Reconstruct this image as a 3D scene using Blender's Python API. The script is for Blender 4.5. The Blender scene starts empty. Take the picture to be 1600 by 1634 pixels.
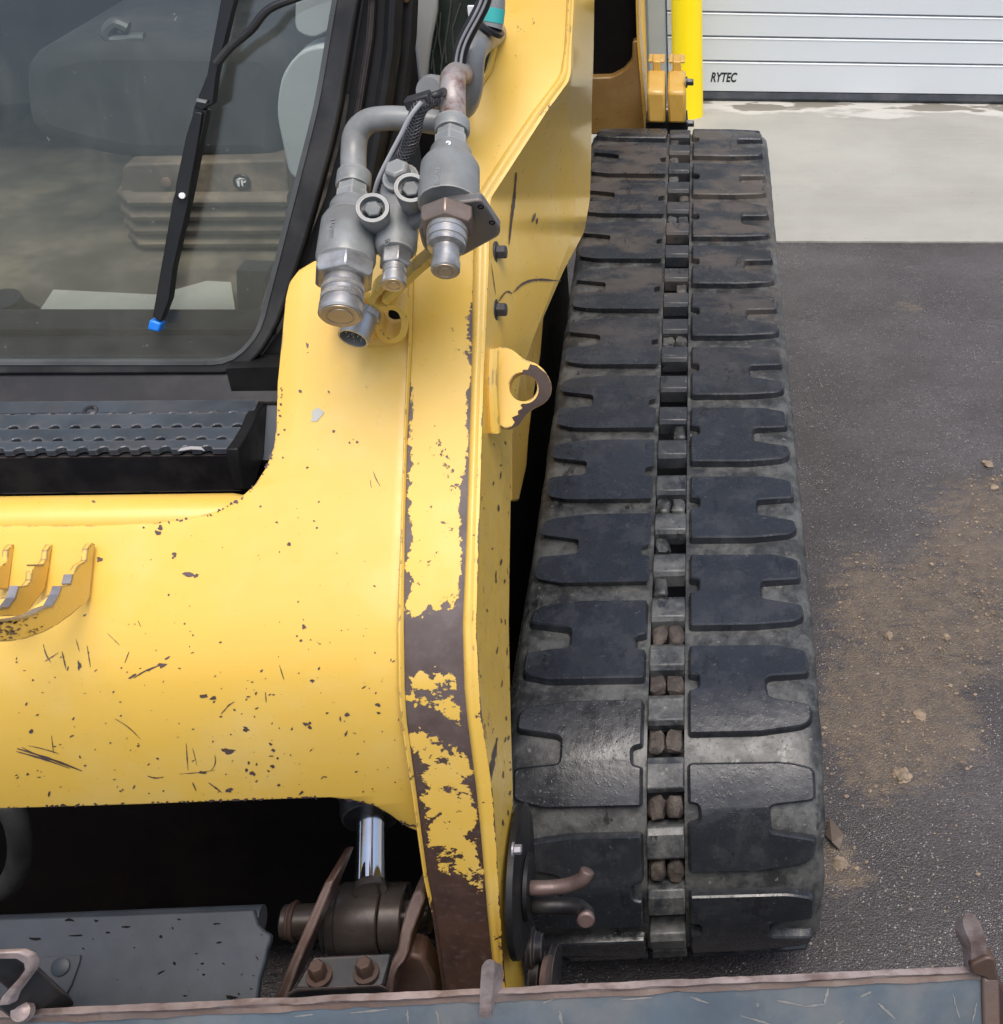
import bpy, bmesh, math, random
from mathutils import Vector, Matrix, noise as mnoise
R = math.radians
random.seed(7)
scene = bpy.context.scene
COL = scene.collection

# ---------------------------------------------------------------- camera
W0, H0 = 1600.0, 1634.0
F, PX, PY = 2045.71, 1300.42, 640.59
YAW, PITCH, ROLL = 0.0981256, 0.5237161, 0.0411254
CAM = Vector((0.0542169, -1.161007, 1.627894))
FWD = Vector((math.sin(YAW)*math.cos(PITCH), math.cos(YAW)*math.cos(PITCH), -math.sin(PITCH)))
_rt = Vector((math.cos(YAW), -math.sin(YAW), 0))
_up = _rt.cross(FWD)
RT = _rt*math.cos(ROLL) + _up*math.sin(ROLL)
UP = -_rt*math.sin(ROLL) + _up*math.cos(ROLL)
cam = bpy.data.objects.new('camera', bpy.data.cameras.new('camera'))
COL.objects.link(cam)
cam.matrix_world = Matrix(((RT.x, UP.x, -FWD.x, CAM.x), (RT.y, UP.y, -FWD.y, CAM.y),
                           (RT.z, UP.z, -FWD.z, CAM.z), (0, 0, 0, 1)))
cam.data.sensor_fit = 'VERTICAL'
cam.data.sensor_height = 36.0
cam.data.lens = F/H0*36.0
cam.data.shift_x = (W0/2-PX)/H0
cam.data.shift_y = (PY-H0/2)/H0
cam.data.clip_start = 0.02
cam.data.clip_end = 2000
scene.camera = cam

# ---------------------------------------------------------------- sky, sun, exposure
SUN_EL, SUN_AZ = R(68), R(162)       # azimuth clockwise from +Y
world = bpy.data.worlds.new('World')
scene.world = world
world.use_nodes = True
nt = world.node_tree
nt.nodes.clear()
sky = nt.nodes.new('ShaderNodeTexSky')
sky.sky_type = 'NISHITA'
sky.sun_disc = False
sky.sun_elevation = SUN_EL
sky.sun_rotation = SUN_AZ
sky.air_density = 1.0
sky.dust_density = 4.0
sky.ozone_density = 1.0
bg = nt.nodes.new('ShaderNodeBackground')
bg.inputs['Strength'].default_value = 0.15
wo = nt.nodes.new('ShaderNodeOutputWorld')
nt.links.new(sky.outputs[0], bg.inputs[0])
nt.links.new(bg.outputs[0], wo.inputs[0])
sd = bpy.data.lights.new('sun', 'SUN')
sd.energy = 1.5
sd.angle = R(35)
sd.color = (1.0, 0.97, 0.93)
so = bpy.data.objects.new('sun', sd)
COL.objects.link(so)
_d = Vector((math.sin(SUN_AZ)*math.cos(SUN_EL), math.cos(SUN_AZ)*math.cos(SUN_EL), math.sin(SUN_EL)))
so.rotation_euler = _d.to_track_quat('Z', 'Y').to_euler()
so.location = (0, -4, 8)
scene.view_settings.view_transform = 'Standard'
scene.view_settings.look = 'None'
scene.view_settings.exposure = 0.55
scene.view_settings.gamma = 1.0
scene.view_settings.use_curve_mapping = False

# ---------------------------------------------------------------- surveying helpers
def ray(x, y):
    return FWD + RT*((x-PX)/F) - UP*((y-PY)/F)
def at(x, y, X=None, Y=None, Z=None):
    d = ray(x, y)
    if X is not None: t = (X-CAM.x)/d.x
    elif Y is not None: t = (Y-CAM.y)/d.y
    else: t = (Z-CAM.z)/d.z
    return CAM + d*t
def onplane(x, y, p0, n):
    d = ray(x, y)
    return CAM + d*((p0-CAM).dot(n)/d.dot(n))
def px_len(p):
    """metres per photo pixel at a point"""
    return (Vector(p)-CAM).dot(FWD)/F
def lerp(a, b, t): return a+(b-a)*t
def interp(tab, y):
    """piecewise linear rows [(y, a, b, ...)]"""
    if y <= tab[0][0]: return tab[0][1:]
    for r0, r1 in zip(tab, tab[1:]):
        if y <= r1[0]:
            t = (y-r0[0])/(r1[0]-r0[0])
            return tuple(lerp(a, b, t) for a, b in zip(r0[1:], r1[1:]))
    return tab[-1][1:]
def chaikin(pts, n=2, closed=False):
    pts = [Vector(p) for p in pts]
    for _ in range(n):
        out = [] if closed else [pts[0]]
        rng = range(len(pts)) if closed else range(len(pts)-1)
        for i in rng:
            a, b = pts[i], pts[(i+1) % len(pts)]
            out += [a.lerp(b, .25), a.lerp(b, .75)]
        if not closed: out.append(pts[-1])
        pts = out
    return pts
def spline(pts, m=8):
    pts = [Vector(p) for p in pts]
    P = [pts[0]*2-pts[1]]+pts+[pts[-1]*2-pts[-2]]
    out = []
    for i in range(1, len(P)-2):
        p0, p1, p2, p3 = P[i-1:i+3]
        for k in range(m):
            t = k/m
            out.append(.5*((2*p1)+(p2-p0)*t+(2*p0-5*p1+4*p2-p3)*t*t+(3*p1-p0-3*p2+p3)*t**3))
    out.append(pts[-1])
    return out

# ---------------------------------------------------------------- objects
def world_loc(o):
    v = Vector((0, 0, 0))
    while o is not None:
        v = v+o.location
        o = o.parent
    return v
def link(name, me, mat, parent=None, loc=None):
    o = bpy.data.objects.new(name, me)
    if mat is not None and not me.materials: me.materials.append(mat)
    COL.objects.link(o)
    if parent is not None: o.parent = parent
    return o
def obj(name, bm, mat, parent=None, smooth=35, bevel=0, seg=2, mats=None, solid=None, keep=False, fix=True):
    """link a bmesh (world coordinates) as one object whose origin is its centre"""
    if fix: bmesh.ops.recalc_face_normals(bm, faces=bm.faces[:])
    lo = Vector((1e9,)*3); hi = -lo
    for v in bm.verts:
        for i in range(3):
            lo[i] = min(lo[i], v.co[i]); hi[i] = max(hi[i], v.co[i])
    c = Vector((0, 0, 0)) if keep else (lo+hi)/2
    for v in bm.verts: v.co -= c
    me = bpy.data.meshes.new(name)
    bm.to_mesh(me); bm.free()
    for m in (mats or [mat]): me.materials.append(m)
    if smooth:
        me.polygons.foreach_set('use_smooth', [True]*len(me.polygons))
        me.set_sharp_from_angle(angle=R(smooth))
    o = link(name, me, None, parent)
    o.location = c-world_loc(parent)
    if solid:
        s = o.modifiers.new('solid', 'SOLIDIFY'); s.thickness = solid; s.offset = -1
    if bevel:
        b = o.modifiers.new('bevel', 'BEVEL'); b.width = bevel; b.segments = seg
        b.limit_method = 'ANGLE'; b.angle_limit = R(40); b.harden_normals = False
    return o
def tag(o, label=None, cat=None, group=None, kind=None):
    if label: o['label'] = label
    if cat: o['category'] = cat
    if group: o['group'] = group
    if kind: o['kind'] = kind
    return o
def empty(name, loc, label, cat, group=None):
    o = bpy.data.objects.new(name, None)
    COL.objects.link(o); o.location = loc; o.empty_display_size = .1
    return tag(o, label, cat, group)
def NB(): return bmesh.new()
def add_poly(bm, pts):
    return bm.faces.new([bm.verts.new(p) for p in pts])
def add_prism(bm, pts, vec):
    vec = Vector(vec)
    a = [bm.verts.new(p) for p in pts]
    b = [bm.verts.new(Vector(p)+vec) for p in pts]
    n = len(a)
    bm.faces.new(a); bm.faces.new(b[::-1])
    for i in range(n): bm.faces.new([a[i], b[i], b[(i+1) % n], a[(i+1) % n]])
def add_box(bm, c, s, M=None):
    c = Vector(c); M = M or Matrix.Identity(3)
    vs = []
    for dx in (-.5, .5):
        for dy in (-.5, .5):
            for dz in (-.5, .5): vs.append(bm.verts.new(c+M@Vector((dx*s[0], dy*s[1], dz*s[2]))))
    for f in ((0, 1, 3, 2), (4, 6, 7, 5), (0, 4, 5, 1), (2, 3, 7, 6), (0, 2, 6, 4), (1, 5, 7, 3)):
        bm.faces.new([vs[i] for i in f])
def frame_of(n):
    n = Vector(n).normalized()
    a = Vector((1, 0, 0)) if abs(n.x) < .9 else Vector((0, 0, 1))
    ex = (a-n*a.dot(n)).normalized()
    return ex, n.cross(ex), n
def add_lathe(bm, base, axis, prof, n=24, rot=0, caps=True):
    """prof: (distance along axis, radius)"""
    ex, ey, ez = frame_of(axis); base = Vector(base)
    rings = []
    for d, r in prof:
        rings.append([bm.verts.new(base+ez*d+(ex*math.cos(rot+2*math.pi*k/n)+ey*math.sin(rot+2*math.pi*k/n))*r) for k in range(n)])
    for a, b in zip(rings, rings[1:]):
        for k in range(n): bm.faces.new([a[k], a[(k+1) % n], b[(k+1) % n], b[k]])
    if caps:
        bm.faces.new(rings[0][::-1]); bm.faces.new(rings[-1])
def add_tube(bm, path, r, n=14, caps=True, flat=1.0):
    path = [Vector(p) for p in path]
    rr = r if isinstance(r, (list, tuple)) else [r]*len(path)
    rings = []; ref = None
    for i, p in enumerate(path):
        t = (path[min(i+1, len(path)-1)]-path[max(i-1, 0)]).normalized()
        if ref is None: ref = frame_of(t)[0]
        ref = (ref-t*ref.dot(t)).normalized(); b = t.cross(ref)
        rings.append([bm.verts.new(p+(ref*math.cos(2*math.pi*k/n)+b*math.sin(2*math.pi*k/n)*flat)*rr[i]) for k in range(n)])
    for a, c in zip(rings, rings[1:]):
        for k in range(n): bm.faces.new([a[k], a[(k+1) % n], c[(k+1) % n], c[k]])
    if caps and len(rings) > 1:
        bm.faces.new(rings[0][::-1]); bm.faces.new(rings[-1])
def add_sheet(bm, outline, holes, o, ex, ey, thick):
    """plate with holes: 2-D outlines in the frame (o, ex, ey), extruded by thick along ex x ey"""
    b2 = bmesh.new()
    for loop in [outline]+list(holes):
        vs = [b2.verts.new((p[0], p[1], 0)) for p in loop]
        for i in range(len(vs)): b2.edges.new([vs[i], vs[(i+1) % len(vs)]])
    bmesh.ops.triangle_fill(b2, use_beauty=True, edges=b2.edges[:])
    r = bmesh.ops.extrude_face_region(b2, geom=b2.faces[:])
    for v in r['geom']:
        if isinstance(v, bmesh.types.BMVert): v.co.z += thick
    ez = Vector(ex).cross(Vector(ey))
    mp = {v: bm.verts.new(Vector(o)+Vector(ex)*v.co.x+Vector(ey)*v.co.y+ez*v.co.z) for v in b2.verts}
    for f in b2.faces: bm.faces.new([mp[v] for v in f.verts])
    b2.free()
def circle(cx, cy, r, n=20, ry=None): return [(cx+r*math.cos(2*math.pi*k/n), cy+(ry or r)*math.sin(2*math.pi*k/n)) for k in range(n)]
def pxprism(name, outline, mat, parent, vec, bevel=0, smooth=35, **kw):
    """plate from a photo outline on a plane: X=, Y=, Z= or (p0, n)"""
    bm = NB(); pl = kw.pop('pl', None)
    pts = [onplane(x, y, *pl) if pl else at(x, y, **kw) for x, y in outline]
    add_prism(bm, pts, vec)
    return obj(name, bm, mat, parent, smooth=smooth, bevel=bevel)
def hexbolt(name, c, axis, r, h, mat, parent, washer=True, rot=0.2):
    bm = NB()
    if washer: add_lathe(bm, c, axis, [(0, r*1.45), (h*.25, r*1.45)], 20)
    add_lathe(bm, Vector(c)+Vector(axis).normalized()*(h*.25 if washer else 0), axis, [(0, r), (h*.75, r), (h*.9, r*.8)], 6, rot)
    return obj(name, bm, mat, parent, smooth=30, bevel=r*.06)

# ---------------------------------------------------------------- materials
def mat_new(name):
    m = bpy.data.materials.new(name); m.use_nodes = True
    n = m.node_tree.nodes; n.clear()
    out = n.new('ShaderNodeOutputMaterial'); b = n.new('ShaderNodeBsdfPrincipled')
    m.node_tree.links.new(b.outputs[0], out.inputs[0])
    return m, m.node_tree, b
class G:
    """tiny node-graph writer"""
    def __init__(s, t):
        s.t = t; s.co = None
    def n(s, typ, **kw):
        o = s.t.nodes.new(typ)
        for k, v in kw.items(): setattr(o, k, v)
        return o
    def l(s, a, b): s.t.links.new(a, b)
    def set(s, sock, v):
        if hasattr(v, 'links') or hasattr(v, 'is_linked'): s.l(v, sock)
        else: sock.default_value = v
    def coord(s, kind='Object', rnd=True):
        tc = s.n('ShaderNodeTexCoord'); c = tc.outputs[kind]
        if rnd:
            oi = s.n('ShaderNodeObjectInfo'); vm = s.n('ShaderNodeVectorMath', operation='MULTIPLY')
            s.l(oi.outputs['Random'], vm.inputs[0]); vm.inputs[1].default_value = (37.3, 21.7, 53.1)
            va = s.n('ShaderNodeVectorMath', operation='ADD'); s.l(c, va.inputs[0]); s.l(vm.outputs[0], va.inputs[1]); c = va.outputs[0]
        s.co = c; return c
    def world(s):
        g = s.n('ShaderNodeNewGeometry'); s.co = g.outputs['Position']; return s.co
    def scale(s, v, c=None):
        vm = s.n('ShaderNodeVectorMath', operation='MULTIPLY'); s.l(c or s.co, vm.inputs[0]); vm.inputs[1].default_value = v
        return vm.outputs[0]
    def noise(s, sc, det=4, rough=.55, c=None, dist=0):
        o = s.n('ShaderNodeTexNoise'); o.inputs['Scale'].default_value = sc; o.inputs['Detail'].default_value = det
        o.inputs['Roughness'].default_value = rough; o.inputs['Distortion'].default_value = dist
        s.l(c or s.co, o.inputs['Vector']); return o.outputs['Fac']
    def voro(s, sc, c=None, out='Distance', rnd=1):
        o = s.n('ShaderNodeTexVoronoi'); o.inputs['Scale'].default_value = sc; o.inputs['Randomness'].default_value = rnd
        s.l(c or s.co, o.inputs['Vector']); return o.outputs[out]
    def ramp(s, f, lo, hi, a=0., b=1.):
        o = s.n('ShaderNodeMapRange'); o.interpolation_type = 'SMOOTHSTEP'
        s.set(o.inputs[0], f); o.inputs[1].default_value = lo; o.inputs[2].default_value = hi
        o.inputs[3].default_value = a; o.inputs[4].default_value = b
        return o.outputs[0]
    def m(s, op, a, b=0., c=0.):
        o = s.n('ShaderNodeMath', operation=op); s.set(o.inputs[0], a); s.set(o.inputs[1], b); s.set(o.inputs[2], c)
        return o.outputs[0]
    def mix(s, f, a, b):
        o = s.n('ShaderNodeMix', data_type='RGBA'); s.set(o.inputs[0], f)
        for sock, v in ((o.inputs[6], a), (o.inputs[7], b)):
            if isinstance(v, tuple): sock.default_value = (*v, 1) if len(v) == 3 else v
            else: s.l(v, sock)
        return o.outputs[2]
    def bump(s, h, strength=.3, dist=.002):
        o = s.n('ShaderNodeBump'); o.inputs['Strength'].default_value = strength; o.inputs['Distance'].default_value = dist
        s.l(h, o.inputs['Height']); return o.outputs[0]
    def attr(s, name):
        o = s.n('ShaderNodeAttribute'); o.attribute_name = name; return o.outputs['Fac']
    def edge(s, rad=.003):
        b = s.n('ShaderNodeBevel'); b.samples = 4; b.inputs['Radius'].default_value = rad
        g = s.n('ShaderNodeNewGeometry'); d = s.n('ShaderNodeVectorMath', operation='DOT_PRODUCT')
        s.l(b.outputs[0], d.inputs[0]); s.l(g.outputs['Normal'], d.inputs[1])
        return s.m('SUBTRACT', 1., d.outputs['Value'])
def C(b, **kw):
    for k, v in kw.items():
        sock = b.inputs[k.replace('_', ' ')]
        if isinstance(v, tuple) and len(v) == 3 and sock.type == 'RGBA': v = (*v, 1)
        sock.default_value = v

YEL = (0.72, 0.455, 0.074); YEL2 = (0.72, 0.45, 0.07); PRIMER = (0.075, 0.05, 0.048); STEEL = (.2, .19, .2)
def yellow(name, chips=.5, wear=False, edge=0., rust=0., dust=.3, col=YEL, matte=False, rough=None):
    m, t, b = mat_new(name); g = G(t); g.coord()
    big = g.noise(3.1, 3); fine = g.noise(60, 4)
    base = g.mix(g.ramp(big, .35, .7), col, tuple(c*.93+.012 for c in col))
    dn = g.m('MULTIPLY', g.ramp(g.noise(9, 5, .65), .45, .75), dust)
    base = g.mix(dn, base, (.74, .58, .26))
    hair = g.m('MAXIMUM', g.ramp(g.noise(22, 3, .75, c=g.scale((14, 1.2, 1.2))), .68, .73), g.ramp(g.noise(25, 3, .75, c=g.scale((1.5, 3, 11))), .70, .74))
    base = g.mix(g.m('MULTIPLY', hair, .22), base, (.45, .33, .16))
    base = g.mix(g.m('MULTIPLY', g.ramp(g.noise(5.5, 6, .74, c=g.scale((1.6, 1, .8))), .56, .74), .15), base, (.40, .31, .18))
    n1 = g.noise(58, 3, .5, dist=.6); n2 = g.noise(19, 4, .6)
    # sparse round chips, gathered where the slow noise is high
    thr = g.m('SUBTRACT', .80, g.m('MULTIPLY', g.ramp(n2, .45, .75), .09+.03*chips))
    chip = g.ramp(g.m('SUBTRACT', n1, thr), -.003, .004)
    if chips <= 0: chip = None
    if wear:
        wv = g.m('ADD', g.m('MULTIPLY', g.m('SUBTRACT', g.m('ADD', g.m('MULTIPLY', g.noise(34, 7, .7, dist=.5), 1.05), g.m('MULTIPLY', g.noise(110, 4, .65), .45)), .25), 1.0), g.m('SUBTRACT', g.attr('wear'), .5))
        wchip = g.ramp(wv, .100, .116)
        chip = g.m('MAXIMUM', chip, wchip) if chip is not None else wchip
    if edge > 0:
        e = g.ramp(g.m('MULTIPLY', g.edge(.0028), g.ramp(g.noise(70, 4, .6), .62-.25*edge, .72-.2*edge)), .012, .05)
        chip = g.m('MAXIMUM', chip, e) if chip is not None else e
    gw = g.n('ShaderNodeNewGeometry'); sz = g.n('ShaderNodeSeparateXYZ'); g.l(gw.outputs['Position'], sz.inputs[0])
    rz = g.ramp(g.m('ADD', sz.outputs[2], g.m('MULTIPLY', g.noise(14, 4), .16)), .70, .94)
    prim = g.mix(g.ramp(g.noise(24, 4), .35, .7), g.mix(rz, (.050, .027, .020), (.078, .054, .048)), g.mix(rz, (.075, .038, .026), (.115, .088, .080)))
    prim = g.mix(g.m('MULTIPLY', g.ramp(g.noise(130, 3), .5, .8), .4), prim, (.16, .12, .11))
    colr = base
    if rust: colr = g.mix(g.m('MULTIPLY', g.ramp(g.noise(45, 5, .7), .58, .72), rust), colr, (.22, .09, .03))
    if chip is not None:
        colr = g.mix(chip, colr, prim)
        g.l(g.m('ADD', g.m('MULTIPLY', chip, .22), g.ramp(fine, .3, .7, .27, .40)), b.inputs['Roughness'])
        hgt = g.m('SUBTRACT', g.m('MULTIPLY', g.noise(160, 2), .05), chip)
        g.l(g.bump(hgt, .5, .0006), b.inputs['Normal'])
    else:
        g.l(g.ramp(fine, .3, .7, .27, .40), b.inputs['Roughness'])
        g.l(g.bump(g.noise(160, 2), .06, .0006), b.inputs['Normal'])
    g.l(colr, b.inputs['Base Color'])
    C(b, IOR=1.55)
    if rough: g.l(g.ramp(fine, .3, .7, *rough), b.inputs['Roughness'])
    if matte: b.inputs['Specular IOR Level'].default_value = .25
    return m
M = {}
M['yellow'] = yellow('yellow_paint', .5, edge=.55)
M['yellow_face'] = yellow('yellow_paint_scraped', .4, wear=True)
M['yellow_bead'] = yellow('yellow_paint_bead', 1.0, edge=.3, wear=True)
M['yellow_side'] = yellow('yellow_paint_side', .35, wear=True, matte=True)
M['yellow_gloss'] = yellow('yellow_paint_gloss', 0, dust=.1, rough=(.1, .16))
M['yellow_rusty'] = yellow('yellow_paint_rusty', 1.2, edge=.9, rust=.8)
M['yellow_clean'] = yellow('yellow_paint_clean', .15, edge=.2)
M['yellow_shaded'] = yellow('yellow_paint_shaded', .3, edge=.1, col=(.20, .105, .022), dust=.1)  # yellow darkened to brown: the rear panel's shade is put into the colour
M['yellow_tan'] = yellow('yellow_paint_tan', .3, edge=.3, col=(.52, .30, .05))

def simple(name, col, rough=.5, metal=0., var=.25, sc=12., bump=.1, bsc=120, dust=None, dustamt=.4, dsc=14, spec=.5, edge=None, edgec=(.3, .3, .3), bdist=.001):
    m, t, b = mat_new(name); g = G(t); g.coord()
    c = g.mix(g.ramp(g.noise(sc, 5, .6), .3, .7), tuple(x*(1-var) for x in col), tuple(min(1, x*(1+var)) for x in col))
    if dust: c = g.mix(g.m('MULTIPLY', g.ramp(g.noise(dsc, 6, .65), .42, .68), dustamt), c, dust)
    if edge: c = g.mix(g.ramp(g.m('MULTIPLY', g.edge(.003), g.ramp(g.noise(40, 4), .35, .55)), .01, .06), c, edgec)
    g.l(c, b.inputs['Base Color'])
    g.l(g.ramp(g.noise(sc*2.3, 4), .3, .7, max(.02, rough-.08), min(1, rough+.1)), b.inputs['Roughness'])
    if bump: g.l(g.bump(g.noise(bsc, 4, .6), bump, bdist), b.inputs['Normal'])
    C(b, Metallic=metal); b.inputs['Specular IOR Level'].default_value = spec
    return m
M['black'] = simple('black_paint', (.006, .006, .0065), .5, dust=(.03, .028, .026), dustamt=.25, spec=.3)
M['black_steel'] = simple('black_steel', (.009, .009, .011), .45, dust=(.05, .045, .04), dustamt=.4, edge=1, edgec=(.09, .07, .065), bump=.2, bsc=60, spec=.35)
M['void'] = simple('void_black', (.004, .003, .003), .8, dust=(.009, .006, .005), dustamt=.5, spec=.1)  # near-black: shade of cavities and holes put into the colour; dark chips too
M['bluegrey'] = simple('blue_grey_step_paint', (.040, .050, .062), .36, dust=(.08, .075, .07), dustamt=.35, edge=1, edgec=(.10, .10, .105))
M['plategrey'] = simple('grey_plate_paint', (.024, .029, .036), .46, dust=(.045, .046, .048), dustamt=.35, dsc=9, spec=.3)
M['rubber_seal'] = simple('rubber_seal', (.016, .016, .017), .5, dust=(.06, .06, .057), dustamt=.5)
M['wiper'] = simple('wiper_black', (.006, .006, .007), .4, bump=.05)
M['blue_cap'] = simple('blue_plastic', (.01, .19, .72), .4, var=.1)
M['zinc'] = simple('zinc_plated_steel', (.40, .40, .39), .40, metal=.75, bump=.15, dust=(.15, .135, .12), dustamt=.6, dsc=30)
M['nickel'] = simple('worn_nickel', (.46, .45, .43), .36, metal=.8, bump=.15, dust=(.18, .155, .13), dustamt=.55, dsc=34)
M['capface'] = simple('coupler_face', (.42, .36, .28), .38, metal=.6, bump=.1)
M['brownsteel'] = simple('brown_rusted_nut', (.17, .115, .085), .4, metal=.5, bump=.2, dust=(.28, .24, .2), dustamt=.5)
M['castgrey'] = simple('grey_painted_casting', (.20, .212, .208), .42, var=.12, sc=9, bump=.2, bsc=160, dust=(.115, .108, .098), dustamt=.6, dsc=26, edge=1, edgec=(.32, .31, .29))
M['pipegrey'] = simple('grey_painted_pipe', (.21, .22, .217), .33, var=.1, bump=.05, dust=(.13, .12, .11), dustamt=.5, dsc=22)
M['hose'] = simple('black_hose', (.016, .016, .018), .5, bump=.3, bsc=400)
M['wire'] = simple('pale_wire_sleeve', (.33, .33, .34), .5)
M['chrome'] = simple('chrome_rod', (.78, .79, .8), .1, metal=1., var=.03, bump=0)
M['greasy'] = simple('greasy_steel', (.07, .06, .055), .3, metal=.4, bump=.25, bsc=50, dust=(.04, .026, .018), dustamt=.7)
M['rustplate'] = simple('rust_brown_plate', (.075, .040, .029), .45, metal=.15, bump=.35, bsc=80, dust=(.15, .11, .098), dustamt=.45, edge=1, edgec=(.22, .165, .15))
M['rustbolt'] = simple('rusted_bolt', (.058, .032, .022), .65, metal=.1, bump=.5, bsc=90, dust=(.05, .032, .026), dustamt=.5)
M['rustpin'] = simple('rusted_pin', (.13, .09, .082), .5, metal=.3, bump=.4, bsc=90, dust=(.09, .06, .05), dustamt=.7, dsc=40)
M['wornedge'] = simple('worn_pink_steel_edge', (.34, .275, .26), .42, metal=.25, bump=.5, bsc=70, dust=(.13, .08, .062), dustamt=.75, dsc=30, bdist=.002)
M['wornsteel'] = simple('bare_worn_steel', (.24, .23, .24), .32, metal=.5, bump=.2, dust=(.14, .11, .1), dustamt=.4, dsc=40)
M['flangeshade'] = simple('shaded_grey_flange', (.095, .095, .095), .45, var=.12, bump=.15, dust=(.15, .12, .105), dustamt=.5, edge=1, edgec=(.3, .24, .21))  # casting grey darkened: shade of the downward-facing flange painted in
M['plugsteel'] = simple('dark_plug_steel', (.10, .108, .11), .5, metal=0, bump=.1)
M['teal'] = simple('teal_tape', (.04, .38, .36), .45, var=.1)
M['seat'] = simple('seat_fabric', (.021, .023, .024), .85, bump=.12, bsc=260, dust=(.07, .066, .058), dustamt=.4, dsc=5)
M['bellows'] = simple('dusty_bellows', (.085, .065, .05), .7, dust=(.27, .21, .15), dustamt=.8, dsc=9)
M['cabgrey'] = simple('light_grey_cab_trim', (.36, .38, .39), .5, var=.05)
M['floor'] = simple('dusty_cab_floor', (.075, .068, .055), .7, dust=(.2, .17, .12), dustamt=.7, dsc=6)
M['mat'] = simple('pale_floor_mat', (.42, .42, .37), .6, var=.08)
M['badge'] = simple('badge_white', (.75, .75, .75), .4, var=.05)
M['steeldark'] = simple('dark_steel_bolt', (.05, .05, .055), .4, metal=.4, bump=.2)

# ---------------------------------------------------------------- setting: ground
def mat_asphalt():
    m, t, b = mat_new('wet_asphalt'); g = G(t); g.world()
    c = g.mix(g.ramp(g.noise(2.2, 5, .6), .35, .68), (.050, .043, .043), (.086, .076, .077))
    sp = g.voro(330); cell = g.voro(330, out='Color')
    sx = g.n('ShaderNodeSeparateColor'); g.l(cell, sx.inputs[0])
    c = g.mix(g.ramp(sx.outputs[0], .0, .6), g.mix(.5, c, (.02, .018, .019)), c)
    c = g.mix(g.m('MULTIPLY', g.ramp(g.noise(90, 5, .75), .5, .66), .55), c, (.03, .026, .027))
    spk = g.m('MULTIPLY', g.ramp(sx.outputs[1], .93, .95), g.ramp(sp, .5, .3))
    c = g.mix(g.m('MULTIPLY', spk, .8), c, g.mix(sx.outputs[2], (.27, .22, .2), (.45, .42, .41)))
    c = g.mix(g.m('MULTIPLY', g.ramp(g.noise(5, 6, .7, c=g.scale((.8, 1.6, 1))), .46, .68), .45), c, (.034, .029, .028))
    dirt = g.attr('dirt')
    dn = g.m('ADD', g.m('MULTIPLY', g.noise(8, 7, .74, dist=.7, c=g.scale((.8, 2.2, 1))), 1.5), g.m('SUBTRACT', dirt, 1.02))
    df = g.m('MULTIPLY', g.ramp(g.m('ADD', dn, g.m('MULTIPLY', g.m('SUBTRACT', g.noise(42, 5, .7, c=g.scale((.7, 1.6, 1))), .5), .7)), .10, .42), g.ramp(g.noise(34, 5, .7), .3, .62, .35, 1.))
    fine = g.ramp(g.noise(150, 4, .7), .3, .62)
    df = g.m('MULTIPLY', df, g.m('ADD', .45, g.m('MULTIPLY', fine, .55)))
    c = g.mix(df, c, g.mix(g.noise(28, 4), (.088, .064, .042), (.19, .148, .104)))
    g.l(c, b.inputs['Base Color'])
    wet = g.ramp(g.noise(3.3, 4, .6), .42, .62)
    g.l(g.m('ADD', g.m('MULTIPLY', wet, -.18), .38), b.inputs['Roughness'])
    h = g.m('ADD', g.m('MULTIPLY', sp, -.9), g.m('MULTIPLY', g.noise(120, 5, .75), 1.2))
    g.l(g.bump(h, .6, .0035), b.inputs['Normal'])
    return m
def mat_concrete():
    m, t, b = mat_new('broom_finished_concrete'); g = G(t); g.world()
    c = g.mix(g.ramp(g.noise(1.6, 5, .6), .3, .7), (.27, .266, .235), (.345, .34, .305))
    streak = g.noise(5, 5, .6, c=g.scale((.35, 6, 1)))
    c = g.mix(g.m('MULTIPLY', g.ramp(streak, .45, .7), .3), c, (.36, .33, .28))
    # damp blotches by the door sill, pale salt line round them
    sep = g.n('ShaderNodeSeparateXYZ'); g.l(g.co, sep.inputs[0])
    wv = g.m('ADD', g.m('MULTIPLY', g.noise(3.2, 4, .55, c=g.scale((1, 2.5, 1))), .75), g.ramp(sep.outputs[1], 3.84, 4.10, -.34, .03))
    c = g.mix(g.m('MULTIPLY', g.ramp(wv, .26, .33), .6), c, (.56, .545, .50))
    c = g.mix(g.m('MULTIPLY', g.ramp(wv, .385, .405), .85), c, (.17, .155, .125))
    c = g.mix(g.m('MULTIPLY', g.ramp(g.noise(70, 3), .66, .72), .5), c, (.2, .18, .16))
    g.l(c, b.inputs['Base Color'])
    g.l(g.ramp(wv, .37, .42, .62, .3), b.inputs['Roughness'])
    g.l(g.bump(g.noise(9, 5, .6, c=g.scale((1.5, 30, 1))), .2, .002), b.inputs['Normal'])
    return m
YA = 2.665          # asphalt / apron joint
def dirt_at(x, y):
    d = 0.
    for px, py, rx, ry, s in ((1440, 1120, .12, .16, 1.15), (1390, 1230, .06, .07, .9), (1500, 980, .14, .22, .8), (1560, 880, .12, .22, .8),
                              (1590, 820, .12, .16, .75), (1400, 980, .1, .2, .8), (1350, 1150, .05, .15, .9), (1450, 490, .06, .06, .55), (1340, 1380, .05, .05, .8),
                              (1580, 1010, .1, .12, .8), (1450, 1050, .14, .13, .9), (1540, 1330, .12, .1, .25)):
        p = at(px, py, Z=0)
        q = ((x-p.x)/rx)**2+((y-p.y)/ry)**2
        d = max(d, s*math.exp(-q*.6))
    return d
bm = NB()
xs = [-300, -60, -12, -4, -1] + [.18+.02*i for i in range(60)] + [1.6, 3, 8, 60, 300]
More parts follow.
